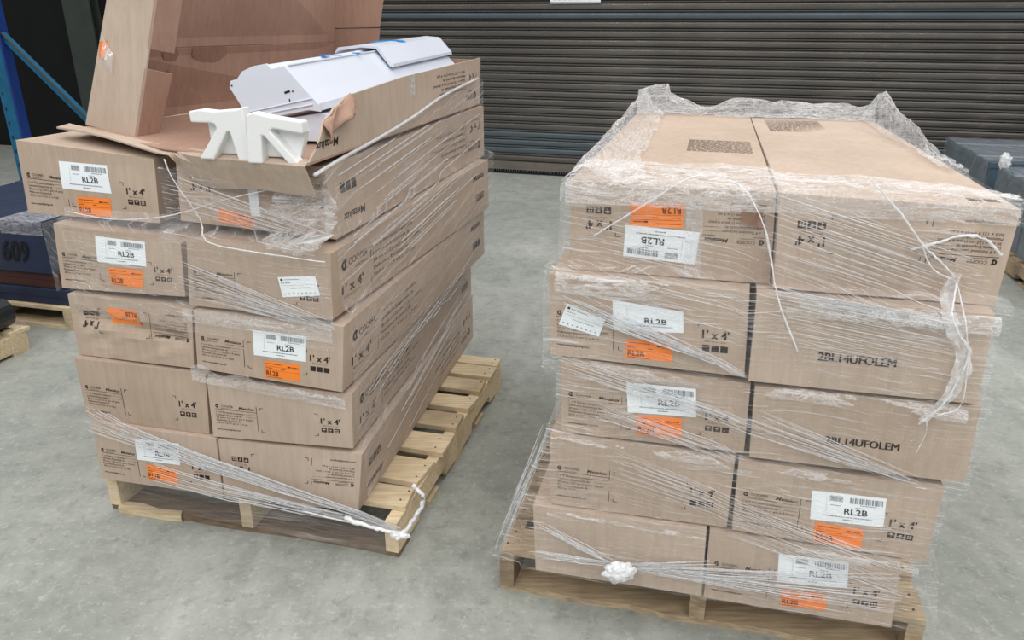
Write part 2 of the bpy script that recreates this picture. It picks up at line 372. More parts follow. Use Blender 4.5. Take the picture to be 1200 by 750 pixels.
# ------------------------------------------------------------------ pallets
def pallet(F, x0, x1, y0, y1, label, tops, mat='pallet_wood', nbot=5, str_h=.105, zt=.143, bot_mat=None, seed=1, group='wooden pallets', tops_over=0.0):
    rn = random.Random(seed)
    c = F(((x0+x1)/2, (y0+y1)/2, 0)); p = thing('pallet', c, label, 'pallet', group)
    bt = zt-str_h-.020
    for i in range(3):
        xc = (x0+.02, (x0+x1)/2, x1-.02)[i]
        m = MB(); n = 12
        # notched stringer: profile in y,z
        L_ = y1-y0; pr = [(0, 0), (.15, 0), (.16, .035), (.36, .035), (.37, 0), (.63, 0), (.64, .035), (.84, .035), (.85, 0), (1, 0), (1, str_h), (0, str_h)]
        m.prism([F((xc-.02, y0+L_*a, bt+z)) for a, z in pr], F((.04, 0, 0))-F((0, 0, 0)))
        m.build('stringer', mat, p)
    wb = .105
    for i in range(nbot):
        yc = y0+wb/2+(y1-y0-wb)*i/(nbot-1); m = MB()
        n = 9; a = [F((x0+(x1-x0)*k/n, yc-wb/2+rn.uniform(0, .012), 0)) for k in range(n+1)]; b = [F((x0+(x1-x0)*k/n, yc+wb/2-rn.uniform(0, .01), 0)) for k in reversed(range(n+1))]
        m.prism(a+b, (0, 0, bt)); m.build('bottom_board', (bot_mat or mat) if i == 0 else mat, p)
    for (yc, w, dx) in tops:
        m = MB(); j = rn.uniform(-.006, .006); n = 6
        def row(y, r): return [F((x0+dx+(x1-x0)*k/n + (rn.uniform(-.006, .010) if k in (0, n) else 0), y+rn.uniform(-.003, .003)+j*(k/n), bt+str_h)) for k in r]
        m.prism(row(yc-w/2, range(n+1))+row(yc+w/2, reversed(range(n+1))), (0, 0, .02-rn.uniform(0, .002)))
        ob = m.build('deck_board', mat, p, bevel=.002)
        m = MB()
        for xc in (x0+.02, (x0+x1)/2, x1-.02):
            for q in (-.25, .25):
                a = F((xc+rn.uniform(-.006, .006), yc+w*q, zt-.0006)); m.tube([a, a+Vector((0, 0, .0016))], .0032, 6)
        m.build('nail_heads', 'nail', ob)['kind'] = 'stuff'
    return p
lp = pallet(LF, -.433, .578, .01, 1.185, 'pale wooden pallet with deck boards bare beside the stack under the open carton',
       [(.125, .10, .0), (.265, .135, -.004), (.445, .115, .003), (.61, .105, -.006), (.765, .10, .004), (.915, .10, -.002), (1.045, .10, .003), (1.145, .075, -.003)], seed=4, bot_mat='pallet_wood_shaded')
m = MB(); m.prism([LF(q) for q in ((-.395, -.004, .001), (-.34, -.006, .001), (-.22, -.003, .001), (-.165, .004, .001), (-.18, .03, .001), (-.26, .022, .001), (-.33, .035, .001), (-.40, .03, .001))], (0, 0, .021)); m.build('split_board_end', 'pallet_wood', lp)
pallet(RF, -.590, .492, .045, 1.22, 'weathered wooden pallet under the fully film-wrapped stack, film pulled down to its corner',
       [(.10, .11, 0), (.26, .10, .004), (.42, .10, -.004), (.58, .10, .003), (.75, .10, 0), (.92, .10, .004), (1.09, .10, -.003), (1.17, .05, 0)], mat='pallet_wood_worn', seed=9)

# ------------------------------------------------------------------ cartons of the two loads
BOX = {  # (stack,row,col): dx, dy, dyaw, front corner offsets (s,z) TL TR BR BL
('L',1,0):(.026,-.027,.014,((.009,.007),(-.001,.008),(-.008,.003),(0,-.027))),
('L',1,1):(-.006,-.009,.055,((.004,-.003),(.015,.006),(-.012,.004),(-.005,-.003))),
('L',2,0):(.008,-.008,.005,((.001,.001),(.009,.009),(-.011,-.006),(0,-.005))),
('L',2,1):(-.011,-.009,.054,((.006,-.006),(.005,-.015),(-.005,.015),(-.003,.005))),
('L',3,0):(.031,.006,-.041,((.012,-.007),(.004,-.009),(-.021,.010),(.004,-.005))),
('L',3,1):(.021,-.019,0,((.004,-.002),(.015,-.008),(-.006,-.008),(-.014,.021))),
('L',4,0):(.014,.024,-.037,((.014,-.003),(.002,-.029),(-.012,.019),(-.005,.003))),
('L',4,1):(.029,-.015,-.020,((.015,-.012),(.001,-.014),(-.009,.009),(-.008,.006))),
('L',5,0):(-.102,.068,-.002,((.004,.019),(.012,-.016),(-.004,.009),(-.011,.012))),
('L',5,1):(-.010,.065,-.018,((-.001,0),(-.001,-.014),(.017,.001),(-.016,.020))),
('R',1,0):(-.046,-.020,.006,((.001,-.002),(-.008,-.003),(-.003,.005),(.010,-.006))),
('R',1,1):(-.048,-.015,.006,((.002,-.003),(-.009,-.003),(.002,.003),(.005,-.001))),
('R',2,0):(-.010,-.004,.012,((-.001,.001),(-.001,-.001),(-.001,.004),(.003,-.004))),
('R',2,1):(.010,-.013,-.013,((.004,-.002),(-.002,-.005),(-.005,-.004),(.008,.007))),
('R',3,0):(.020,.003,-.006,((.002,-.003),(-.005,-.016),(-.001,.011),(.007,.003))),
('R',3,1):(.026,-.012,.004,((-.009,-.013),(.003,-.006),(.007,.013),(-.002,.010))),
('R',4,0):(.004,.005,-.023,((-.006,.007),(-.003,-.003),(.007,-.003),(.002,.002))),
('R',4,1):(.017,-.021,-.011,((-.010,-.001),(.003,.005),(.009,.005),(-.006,.001))),
('R',5,0):(.025,.057,-.004,((-.005,.002),(-.004,0),(.008,-.004),(.001,0))),
('R',5,1):(.002,.020,.036,((-.004,.008),(.004,-.004),(-.001,-.009),(.004,.007))),
}
CR = {}   # (stack,row,col) -> {(fx,fy,fz): local point}
for k, (dx, dy, a, sn) in BOX.items():
    _, row, col = k; cx = (col-.5)*W+dx; cy = D/2+dy; ca, sa = math.cos(a), math.sin(a); P = {}
    for fx in (0, 1):
        for fy in (0, 1):
            for fz in (0, 1):
                px, py = (fx-.5)*W, (fy-.5)*D
                P[fx, fy, fz] = [cx+px*ca-py*sa, cy+px*sa+py*ca, ZP+(row-1+fz)*H]
    for (fx, fz), (s, z) in zip(((0, 1), (1, 1), (1, 0), (0, 0)), sn):
        if fz == 0: z = max(z, .0008)
        elif row < 5: z = min(z, -.0008)
        P[fx, 0, fz][0] += s; P[fx, 0, fz][2] += z
        if fz == 0: P[fx, 1, fz][2] += .0008
        elif row < 5: P[fx, 1, fz][2] -= .0008
    CR[k] = P
for st in 'LR':
    for row in range(1, 6):
        A, B_ = CR[st, row, 0], CR[st, row, 1]
        for fy in (0, 1):
            for fz in (0, 1):
                a, b = A[1, fy, fz], B_[0, fy, fz]
                if b[0]-a[0] < .004:
                    m_ = (a[0]+b[0])/2; a[0] = m_-.002; b[0] = m_+.002
def rowof(z): return max(1, min(5, int((z-ZP)//H)+1))
def front_y(st, x, z):
    best = 9
    for zz in (z-.02, z, z+.02):
        r = rowof(zz)
        for c in (0, 1):
            P = CR[st, r, c]
            for fz in (0, 1):
                a, b = P[0, 0, fz], P[1, 0, fz]; u = (x-a[0])/(b[0]-a[0])
                if -.08 <= u <= 1.08: best = min(best, a[1]+(b[1]-a[1])*u)
    return best if best < 9 else 0.
def ext_x(st, y, z, right):
    vals = []
    for zz in (z-.03, z, z+.03):
        P = CR[st, rowof(zz), 1 if right else 0]; f = 1 if right else 0
        for fz in (0, 1):
            a, b = P[f, 0, fz], P[f, 1, fz]; u = (y-a[1])/(b[1]-a[1]); vals.append(a[0]+(b[0]-a[0])*u)
    return max(vals) if right else min(vals)

def bil(a, b, c, d, s, t):     # a(0,0) b(1,0) c(1,1) d(0,1)
    return [(a[i]*(1-s)+b[i]*s)*(1-t)+(d[i]*(1-s)+c[i]*s)*t for i in range(3)]
def face_fn(F, P, which, bulge, seed, dent=None):
    cs = {'front': ((0,0,0),(1,0,0),(1,0,1),(0,0,1)), 'right': ((1,0,0),(1,1,0),(1,1,1),(1,0,1)), 'back': ((1,1,0),(0,1,0),(0,1,1),(1,1,1)),
          'left': ((0,1,0),(0,0,0),(0,0,1),(0,1,1)), 'top': ((0,0,1),(1,0,1),(1,1,1),(0,1,1)), 'bottom': ((0,1,0),(1,1,0),(1,0,0),(0,0,0))}[which]
    a, b, c, d = [P[k] for k in cs]
    n = (F(b)-F(a)).cross(F(d)-F(a)).normalized()
    def fn(s, t, off=0.):
        w = math.sin(math.pi*min(max(s, 0), 1))*math.sin(math.pi*min(max(t, 0), 1)); w2 = min(1, w*3)
        q = bulge*w + .0028*w2*noise.noise((s*3.1+seed, t*2.3, seed*1.7))
        if dent: q += dent(s, t)*w2
        return F(bil(a, b, c, d, s, t)) + n*(q+off)
    return fn
def patch(name, fn, q, mats, parent, off=.0009, nx=8, ny=4, curl=None):
    m = MB(); vs = []
    a, b, c, d = [(x, y, 0) for x, y in (q[3], q[2], q[1], q[0])]
    for j in range(ny+1):
        for i in range(nx+1):
            s, t, _ = bil(a, b, c, d, i/nx, j/ny); vs.append(fn(s, t, off + (curl(i/nx, j/ny) if curl else 0)))
    m.add(vs, [(j*(nx+1)+i, j*(nx+1)+i+1, (j+1)*(nx+1)+i+1, (j+1)*(nx+1)+i) for j in range(ny) for i in range(nx)])
    ob = m.build(name, mats, parent, fixn=False)
    def lf(u, v, o=0.): s, t, _ = bil(a, b, c, d, u, v); return fn(s, t, off+o)
    return ob, lf
def rectq(x0, y0, x1, y1, tilt=0.): return ((x0, y1-tilt*0), (x1, y1+tilt), (x1, y0+tilt), (x0, y0))
LW, LH = .158, .083
def white_label(fn, q, par, flip=False, seed=1, curl=None, codes=True):
    if flip: q = (q[2], q[3], q[0], q[1])
    ob, lf = patch('shipping_label', fn, q, 'label_paper', par, curl=curl)
    p = Print(LW, LH)
    if codes:
        for i in range(6): p.bars(.040, .0600+i*.0025, .068, .0624+i*.0025, seed*10+i, 1, .0006)
        p.bars(.083, .0585, .152, .0745, seed*7, 1, .0011); p.greek(.105, .0540, .034, .0018, seed, 1)
        p.greek(.042, .0480, .022, .0016, seed+3, 1); p.greek(.095, .0470, .018, .0016, seed+4, 1)
    p.rect(.033, .024, .0335, .068, 1)
    p.text('RL2B', .072, .0265, .0165, .050, .016)
    p.greek(.028, .0165, .105, .0024, seed+5, 1); p.greek(.070, .0085, .024, .0024, seed+6, 1)
    p.build('label_print', lf, ['ink_black', 'ink_grey'], ob, off=.0005 if not curl else .0009)
def orange_sticker(fn, q, par, flip=False, seed=1):
    if flip: q = (q[2], q[3], q[0], q[1])
    ob, lf = patch('orange_sticker', fn, q, 'sticker_orange', par)
    w, h = .106, .056; p = Print(w, h)
    p.text('RL2B', .004, .0085, .0150, .038, .02); p.greek(.004, .003, .05, .0016, seed, 0)
    p.rect(.002, .0265, .104, .0271); p.rect(.002, .0385, .104, .0391); p.greek(.004, .0465, .05, .0018, seed+1, 0)
    p.rect(.070, .0415, .078, .0455); p.greek(.080, .0425, .02, .002, seed+2, 0); p.greek(.004, .0325, .018, .0018, seed+3, 0); p.greek(.05, .0325, .012, .0018, seed+4)
    p.build('sticker_print', lf, 'ink_brown', ob, off=.0005)
def carton(k, label, flip=False, fprint=True, bulge=.003, dent=None, sides=False, group='cartons stacked on the pallets', mat='cardboard', code=None):
    st, row, col = k; F = LF if st == 'L' else RF; P = CR[k]; seed = row*2.3+col*7.1+(11 if st == 'R' else 0)
    ctr = F([sum(P[a, b, 0][i] for a in (0, 1) for b in (0, 1))/4 for i in range(3)])
    c = thing('carton', ctr, label, 'carton', group)
    m = MB()
    for wh, nx, ny, bg in (('front', 26, 13, bulge), ('right', 18, 6, bulge*.7), ('back', 6, 4, 0), ('left', 18, 6, 0), ('top', 14, 18, 0), ('bottom', 14, 18, 0)):
        fn = face_fn(F, P, wh, bg, seed, dent if wh == 'front' else None)
        if wh in ('top', 'bottom', 'left'):
            a0 = fn
            def fn(s, t, o=0, cs=wh): return face0(s, t)
            cs = {'top': ((0,0,1),(1,0,1),(1,1,1),(0,1,1)), 'bottom': ((0,1,0),(1,1,0),(1,0,0),(0,0,0)), 'left': ((0,1,0),(0,0,0),(0,0,1),(0,1,1))}[wh]
            q = [P[x] for x in cs]; face0 = lambda s, t, q=q: F(bil(*q, s, t))
        if wh == 'left': nx, ny = 1, 1
        if wh in ('top', 'bottom', 'back', 'left'): nx = ny = 1
        vs = [fn(i/nx, j/ny) for j in range(ny+1) for i in range(nx+1)]
        m.add(vs, [(j*(nx+1)+i, j*(nx+1)+i+1, (j+1)*(nx+1)+i+1, (j+1)*(nx+1)+i) for j in range(ny) for i in range(nx)])
    body = m.build('body', mat, c, weld=True, fixn=False)
    ff = face_fn(F, P, 'front', bulge, seed, dent); sf = face_fn(F, P, 'right', bulge*.7, seed)
    # folded corner board edges of the end panel
    if fprint: front_print().build('front_print', ff, ['ink', mat], c, flip, .0024 if dent else .0007)
    if code:
        p = Print(W, H)
        for q in (0, .0009, .0018): p.text('2BL14UFOLEM', W*code+q, H*.33, .0195, W*.335); p.build('front_print', ff, ['ink', mat], c)
    if sides: side_print().build('side_print', sf, ['ink', mat], c, flip)
    return c, ff, sf
G_ = 'cartons stacked on the pallets'
OPENS = 'stack under the open carton'; WRAPS = 'fully film-wrapped stack'
crush = lambda s, t: -.016*math.exp(-((t-(.72-.28*s))/.10)**2) + .006*noise.noise((s*6, t*6, 3))
c, ff, sf = carton(('L',1,0), 'carton with white label and orange sticker, lowest layer of stack under the open carton')
white_label(ff, ((.347,.825),(.703,.845),(.696,.472),(.337,.455)), c, seed=11); orange_sticker(ff, ((.410,.392),(.659,.378),(.654,.115),(.404,.125)), c, seed=2)
c, ff, sf = carton(('L',1,1), 'upside-down unlabelled carton in the lowest layer, beside the bare deck boards', flip=True, sides=True)
carton(('L',2,0), 'unlabelled carton in the second layer, under a crumpled carton with upside-down orange sticker')
carton(('L',2,1), 'unlabelled carton in the second layer, with printing along its long side facing bare deck boards', sides=True)
c, ff, sf = carton(('L',3,0), 'dented upside-down carton with only an orange sticker, in the middle layer', flip=True, dent=crush, bulge=-.002)
ff0 = ff; ff = lambda s_, t_, o_=0.: ff0(s_, t_, o_+.0012)
orange_sticker(ff, ((.316,.860),(.565,.868),(.577,.580),(.317,.582)), c, flip=True, seed=3)
c, ff, sf = carton(('L',3,1), 'carton with white label, orange sticker and large lettering on its scuffed long side', sides=True)
white_label(ff, ((.404,.791),(.763,.794),(.761,.394),(.409,.385)), c, seed=12); orange_sticker(ff, ((.479,.320),(.718,.334),(.716,.052),(.481,.042)), c, seed=4)
c, ff, sf = carton(('L',4,0), 'carton with white label and orange sticker, fourth layer, directly above the dented upside-down carton')
white_label(ff, ((.336,.905),(.728,.93),(.728,.507),(.338,.487)), c, seed=13); orange_sticker(ff, ((.42,.420),(.694,.423),(.68,.112),(.424,.114)), c, seed=5)
c, ff, sf = carton(('L',4,1), 'carton with a small tilted white tag stuck near its corner, no orange sticker', sides=True)
def small_tag(ff, q, par, seed):
    ob, lf = patch('white_tag', ff, q, 'label_paper', par, off=.0016); p = Print(.112, .058)
    p.rect(.006, .047, .013, .053); p.greek(.017, .049, .045, .0018, seed, 1); p.greek(.006, .0395, .026, .0026, seed+1, 1)
    p.rect(.006, .033, .105, .0335, 1); p.greek(.030, .024, .06, .0015, seed+2, 1)
    for i in range(8): p.rect(.008+i*.0128, .007, .0115+i*.0128, .011, 1)
    p.build('tag_print', lf, ['ink_black', 'ink_grey'], ob, off=.0006)
small_tag(ff, ((.642,.585),(.896,.655),(.925,.362),(.672,.281)), c, 31)
c, ff, sf = carton(('L',5,0), 'carton pushed out sideways beneath the open carton, with white label and orange sticker')
white_label(ff, ((.304,.79),(.66,.816),(.674,.4),(.311,.403)), c, seed=14); orange_sticker(ff, ((.41,.31),(.656,.318),(.652,.042),(.402,.025)), c, seed=6)
c, ff, sf = carton(('L',5,1), 'upside-down carton beneath the open carton, end hidden by a hanging flap and crumpled film', flip=True, sides=True, bulge=-.004)
orange_sticker(ff, ((.25,.25),(.49,.22),(.48,.02),(.27,.05)), c, flip=True, seed=7)
patch('clear_tape', ff, ((.47,.60),(.535,.60),(.535,.20),(.475,.20)), 'label_paper', c, off=.001)
c, ff, sf = carton(('R',1,0), 'unlabelled carton in the lowest layer behind the knotted film', fprint=False)
c, ff, sf = carton(('R',1,1), 'labelled carton with orange sticker in the lowest layer of the fully film-wrapped stack')
white_label(ff, ((.379,.835),(.742,.862),(.751,.480),(.386,.435)), c, seed=15); orange_sticker(ff, ((.413,.335),(.651,.345),(.657,.102),(.415,.075)), c, seed=8)
carton(('R',2,0), 'unlabelled carton in the second layer, above the knotted film')
c, ff, sf = carton(('R',2,1), 'labelled carton with orange sticker, second layer, under the plain cartons marked 2BL14UFOLEM')
white_label(ff, ((.383,.735),(.747,.770),(.76,.392),(.397,.340)), c, seed=16); orange_sticker(ff, ((.425,.309),(.67,.315),(.676,.045),(.432,.030)), c, seed=9)
c, ff, sf = carton(('R',3,0), 'labelled carton with orange sticker in the middle layer, beside the lower carton marked 2BL14UFOLEM')
white_label(ff, ((.358,.805),(.727,.835),(.738,.438),(.373,.400)), c, seed=17); orange_sticker(ff, ((.419,.378),(.664,.398),(.667,.105),(.423,.100)), c, seed=10)
carton(('R',3,1), 'carton printed only 2BL14UFOLEM, lower of two such cartons', fprint=False, code=.350)
c, ff, sf = carton(('R',4,0), 'carton with a peeling white label, orange sticker and tilted small white tag')
white_label(ff, ((.333,.775),(.689,.715),(.693,.455),(.338,.404)), c, seed=18, codes=False, curl=lambda u, v: .010*max(0, v-.55)**1.3*(.3+u))
orange_sticker(ff, ((.404,.310),(.644,.315),(.642,.085),(.405,.075)), c, seed=11)
small_tag(ff, ((.095,.665),(.298,.526),(.263,.302),(.049,.398)), c, 41)
carton(('R',4,1), 'carton printed only 2BL14UFOLEM, upper of two such cartons, under the film streamer', fprint=False, code=.300)
c, ff, sf = carton(('R',5,0), 'upside-down top-layer carton with upside-down white label and orange sticker', flip=True)
orange_sticker(ff, ((.312,.800),(.566,.822),(.57,.56),(.308,.54)), c, flip=True, seed=12)
white_label(ff, ((.286,.555),(.653,.526),(.639,.157),(.276,.198)), c, flip=True, seed=19)
patch('clear_tape', ff, ((.585,.86),(.665,.86),(.665,.01),(.585,.01)), 'clear_tape', c, off=.003)
m = MB(); tfn = lambda s, t: ff(.845+.10*s, .62+.19*t, .004+.03*math.sin(s*3.1)*t)
m.add([tfn(i/8, j/4) for j in range(5) for i in range(9)], [(j*9+i, j*9+i+1, (j+1)*9+i+1, (j+1)*9+i) for j in range(4) for i in range(8)])
m.build('torn_flap', 'cardboard_inside', c, fixn=False)
def top_panel(k, par, q, lines=9):
    P = CR[k]; fn = face_fn(RF, P, 'top', 0, 0)
    f2 = lambda s, t, o=0.: RF(bil(P[0,0,1], P[1,0,1], P[1,1,1], P[0,1,1], s, t)) + Vector((0, 0, .0006+o))
    p = Print(W, D)
    for i in range(lines):
        y = q[1]+(q[3]-q[1])*i/lines; p.greek(q[0], y, q[2]-q[0], (q[3]-q[1])/lines*.55, i*5+lines, 0)
    p.build('top_print', f2, ['ink_faint'], par)
top_panel(('R',5,0), c, (.235, .50, .415, .72), 18)
c, ff, sf = carton(('R',5,1), 'upside-down unlabelled top-layer carton with torn film at its corner', flip=True)
top_panel(('R',5,1), c, (.045, 1.00, .235, 1.31), 24)
P = CR['R',5,1]; p = Print(W, D); icons(p, .365, .055, .026, 2)
p.build('top_icons', lambda s, t, o=0.: RF(bil(P[0,0,1], P[1,0,1], P[1,1,1], P[0,1,1], s, t)) + Vector((0, 0, .0006)), ['ink', 'cardboard'], c)

# ------------------------------------------------------------------ the open carton on top and what lies in it
oc = thing('open_carton', LF((-.02, .7, 1.175)), 'large open carton with raised lid holding white light fixtures', 'carton')
TH = .006
def panel(name, quad, mat='cardboard_inside', th=TH, side=1, F=LF):
    q = [F(p) for p in quad]; n = (q[1]-q[0]).cross(q[-1]-q[0]).normalized()
    m = MB(); m.prism(q, n*th*side); return m.build(name, mat, oc, bevel=.0012)
zf = 1.172
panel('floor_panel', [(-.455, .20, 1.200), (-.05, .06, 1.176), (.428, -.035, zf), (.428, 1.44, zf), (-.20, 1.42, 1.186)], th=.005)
# right long wall with a torn front end
rw = [(.428, -.03, zf+.006), (.428, 1.436, zf+.002), (.428, 1.448, 1.353), (.428, .60, 1.336), (.428, .20, 1.315), (.428, .175, 1.306), (.428, .15, 1.296), (.428, .125, 1.292), (.428, .10, 1.278), (.428, .068, 1.270), (.428, .05, 1.245), (.428, .02, 1.21)]
m = MB(); m.prism([LF(p) for p in rw], LF((-.006, 0, 0))-LF((0, 0, 0))); rwo = m.build('long_wall', 'cardboard', oc)
def oside(s, t, off=0.): return LF((.428+off, -.03+s*1.466, 1.178+t*.172))
# the wall stands upside-down: print is turned by half a turn
pp = Print(1.466, .172); pp.sec = 'side_wordmark'
pp.text('Metalux', 1.466-.165, .130, .020, .13, .018, .25)
pp.sec = 'side_lettering'; logo(pp, .075, .135, .014); pp.text('COOPER', .095, .127, .018, .10); pp.text('Lighting Solutions', .11, .112, .006, .07)
pp.sec = 'size_mark'; pp.text("1' x 4'", .05, .050, .026, .10)
pp.sec = 'side_text'
for i, l in enumerate(LINES): pp.text(l, .20, .095-.0155*i, .0085, (.30, .28, .36, .26, .32)[i])
pp.build('side_print', oside, ['ink'], rwo, True)
m = MB(); m.prism([LF((.4285, .66, 1.27)), LF((.4285, .69, 1.27)), LF((.4285, .70, 1.337)), LF((.4285, .665, 1.337))], LF((.001, 0, 0))-LF((0, 0, 0))); m.build('tape_strip', 'clear_tape', rwo)
# crumpled tear at the front of the long wall
m = MB(); n1, n2 = 10, 5; vs = []
for j in range(n2+1):
    for i in range(n1+1):
        u, v = i/n1, j/n2
        y = .055+.16*u; z = 1.262+.055*u - .045*v*(1-.3*u); x = .428+.012*math.sin(u*7+v*3)*(.3+v)+.016*v
        vs.append(LF((x, y, z+.004*math.sin(u*15))))
m.add(vs, [(j*(n1+1)+i, j*(n1+1)+i+1, (j+1)*(n1+1)+i+1, (j+1)*(n1+1)+i) for j in range(n2) for i in range(n1)])
ob = m.build('torn_edge', 'cardboard_inside', oc, smooth=True, fixn=False); sm = ob.modifiers.new('s', 'SOLIDIFY'); sm.thickness = .004
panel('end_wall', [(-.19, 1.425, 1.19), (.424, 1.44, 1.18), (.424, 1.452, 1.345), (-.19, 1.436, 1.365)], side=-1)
# raised lid: low side wall and big top panel above the crease, leaning over the opening
A0 = Vector((-.46, .255, 1.208)); A1 = Vector((-.377, .271, 1.420)); A2 = Vector((-.16, .315, 2.0))
B0 = Vector((-.20, 1.372, 1.195)); B1 = Vector((-.176, 1.362, 1.412)); B2 = Vector((-.10, 1.352, 2.0))
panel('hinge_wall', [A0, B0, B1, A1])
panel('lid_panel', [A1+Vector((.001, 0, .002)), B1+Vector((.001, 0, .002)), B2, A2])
def lidfn(s, t, o=0):
    return LF(bil(A0, B0, B1, A1, s, t)) + (LF((1, -.25, 0))-LF((0, 0, 0)))*(.0078+o)
for nm, poly in (('stain', [(.20, .99), (.25, .995), (.262, .90), (.248, .78), (.238, .60), (.233, .42), (.228, .62), (.212, .80), (.202, .90)]), ('stain', [(.31, .99), (.45, .99), (.452, .88), (.42, .78), (.385, .72), (.35, .77), (.312, .86)])):
    m = MB(); m.add([lidfn(a_, b_) for a_, b_ in poly], [tuple(range(len(poly)))]); m.build(nm, 'cardboard_stain', oc, fixn=False)
# end flaps of the lid
S0 = Vector((-.224, .170, 1.185)); S1 = Vector((-.101, .190, 1.553)); S2 = S0+(S1-S0)*2.2
panel('end_flap', [A0+Vector((0, -.006, 0)), S0, S2, A2+Vector((0, -.006, 0))], side=-1, mat='cardboard')
def lerp(a, b, t): return a+(b-a)*t
dt = Vector((.016, .085, .0))
for t0, t1, k0, k1 in ((.0, .52, .0, -.02), (.66, 1.9, -.02, 0)):
    a, b = lerp(S0, S1, t0), lerp(S0, S1, t1)
    panel('dust_tab', [a, a+dt+Vector((0, 0, .004+k0)), b+dt+Vector((.004, 0, k1)), b], side=-1)
C0 = Vector((.012, 1.356, 1.36)); C1 = Vector((.061, 1.352, 1.572)); Cm = lerp(C0, C1, .50); Bm = lerp(B1, B2, .085)
panel('end_flap', [lerp(B0, B1, .55), C0+Vector((-.005, 0, -.06)), Cm, Bm])
panel('end_flap', [Bm+Vector((.001, -.004, .004)), Cm+Vector((.001, -.004, .004)), lerp(C0, C1, 2.6), B2+Vector((0, -.004, 0))])
# front flap: lip lying on the cartons, then hanging over the end of the carton below
m = MB(); n1, n2 = 22, 8; vs = []
for j in range(n2+1):
    for i in range(n1+1):
        u, v = i/n1, j/n2; x = -.47+.895*u
        yb = .20-.145*min(1, u*1.5)-.05*max(0, u-.66)*3; zb = 1.212-.036*min(1, u*2.2)
        if u < .50: hang = 0
        else: hang = min(1, (u-.50)/.06)
        lip = .05
        vv = v*(.05+.085*hang)
        if vv < lip or not hang: q = (x, yb-vv, zb+.006*math.sin(u*9)*v - .004*v)
        else: k = vv-lip; q = (x, yb-lip+.50*k, zb-.004-k*(.92+.2*noise.noise((u*4, 1, 0))))
        vs.append(LF(q))
m.add(vs, [(j*(n1+1)+i, j*(n1+1)+i+1, (j+1)*(n1+1)+i+1, (j+1)*(n1+1)+i) for j in range(n2) for i in range(n1)])
ob = m.build('front_flap', 'cardboard', oc, smooth=False, fixn=False); sm = ob.modifiers.new('s', 'SOLIDIFY'); sm.thickness = .005
# scrap of orange sticker under clear film on the lid flap
def flapfn(s, t, o=0): return LF(bil(A0, S0, S1, A1+(A1-A0)*.62, s, t)) + (LF((0, -1, 0))-LF((0, 0, 0)))*(.0075+o)
ob, lf = patch('orange_scrap', flapfn, ((.02, .68), (.20, .70), (.14, .55), (.05, .57)), 'sticker_orange', oc, off=.003, curl=lambda u, v: .01*math.sin(u*5)*v)
ob, lf = patch('film_scrap', flapfn, ((.05, .74), (.36, .60), (.40, .45), (.12, .52)), 'film_crinkled', oc, off=.004, curl=lambda u, v: .02*math.sin(u*3)*math.sin(v*3))

# light fixtures
FG = 'white light fixtures in the open carton'
def fixture(name, label, prof, y0, y1, sh, tapes=()):
    dxx, dzz = sh
    f = thing(name, LF((sum(p[0] for p in prof)/len(prof), (y0+y1)/2, min(p[1] for p in prof))), label, 'light fixture', FG)
    m = MB(); a = [LF((x, y0+.006, z)) for x, z in prof]; d = LF((dxx, y1-y0-.006, dzz))-LF((0, 0, 0))
    n = len(a); top = a+[q+d for q in a]
    m.add(top, [(i, (i+1) % n, n+(i+1) % n, n+i) for i in range(n)] + [tuple(range(n-1, -1, -1)), tuple(range(n, 2*n))]); m.build('housing', 'steel_white', f)
    cx = sum(p[0] for p in prof)/n; cz = sum(p[1] for p in prof)/n
    m = MB(); m.prism([LF((cx+(x-cx)*1.03, y0-.001, cz+(z-cz)*1.04)) for x, z in prof], LF((0, .0065, 0))-LF((0, 0, 0))); ep = m.build('end_plate', 'steel_white', f, bevel=.001)
    return f, ep
pr1 = [(.072, 1.328), (.078, 1.345), (.098, 1.350), (.115, 1.369), (.150, 1.383), (.191, 1.390), (.204, 1.377), (.241, 1.386), (.300, 1.323), (.332, 1.291), (.335, 1.272), (.300, 1.276), (.120, 1.240), (.098, 1.285)]
f, ep = fixture('light_fixture', 'topmost white light fixture with end plate facing the white foam blocks', pr1, .22, 1.385, (.018, .030))
def pl(x, z, w, h, r, mat='ink_black', name='slot'):
    c_, s_ = math.cos(r), math.sin(r); m = MB()
    m.prism([LF((x+a*w*c_-b*h*s_, .2175, z+a*w*s_+b*h*c_)) for a, b in ((-.5, -.5), (.5, -.5), (.5, .5), (-.5, .5))], LF((0, .002, 0))-LF((0, 0, 0))); m.build(name, mat, ep)
pl(.245, 1.320, .017, .0055, .3); pl(.262, 1.322, .004, .004, 0); pl(.077, 1.333, .004, .004, 0); pl(.250, 1.298, .003, .008, .2); pl(.112, 1.257, .012, .006, .35)
for k in range(2):
    m = MB(); m.tube([LF((.112+.004*k, .217, 1.262-.012*k)), LF((.318, .217, 1.305-.016*k))], .0022, 6); m.build('rib', 'steel_white', ep)
m = MB(); m.tube([LF((.243, .24, 1.388)), LF((.251, .80, 1.402)), LF((.259, 1.37, 1.417))], .003, 6); m.build('seam', 'steel_white', f)
def tape(pts, w=.006):
    m = MB()
    for a, b in zip(pts[:-1], pts[1:]):
        A_, B_ = LF(a), LF(b); s_ = (B_-A_).cross(Vector((0, 0, 1))).normalized()*w
        m.prism([A_-s_, A_+s_, B_+s_, B_-s_], (0, 0, .003))
    m.build('blue_tape', 'tape_blue', f)
tape([(.200, .52, 1.399), (.215, .57, 1.398), (.243, .55, 1.3985)], .010); tape([(.232, .68, 1.400), (.256, .66, 1.4005)], .009)
pr2 = [(.105, 1.392), (.12, 1.412), (.205, 1.421), (.262, 1.417), (.312, 1.362), (.314, 1.352), (.302, 1.354), (.255, 1.409), (.205, 1.413), (.125, 1.402)]
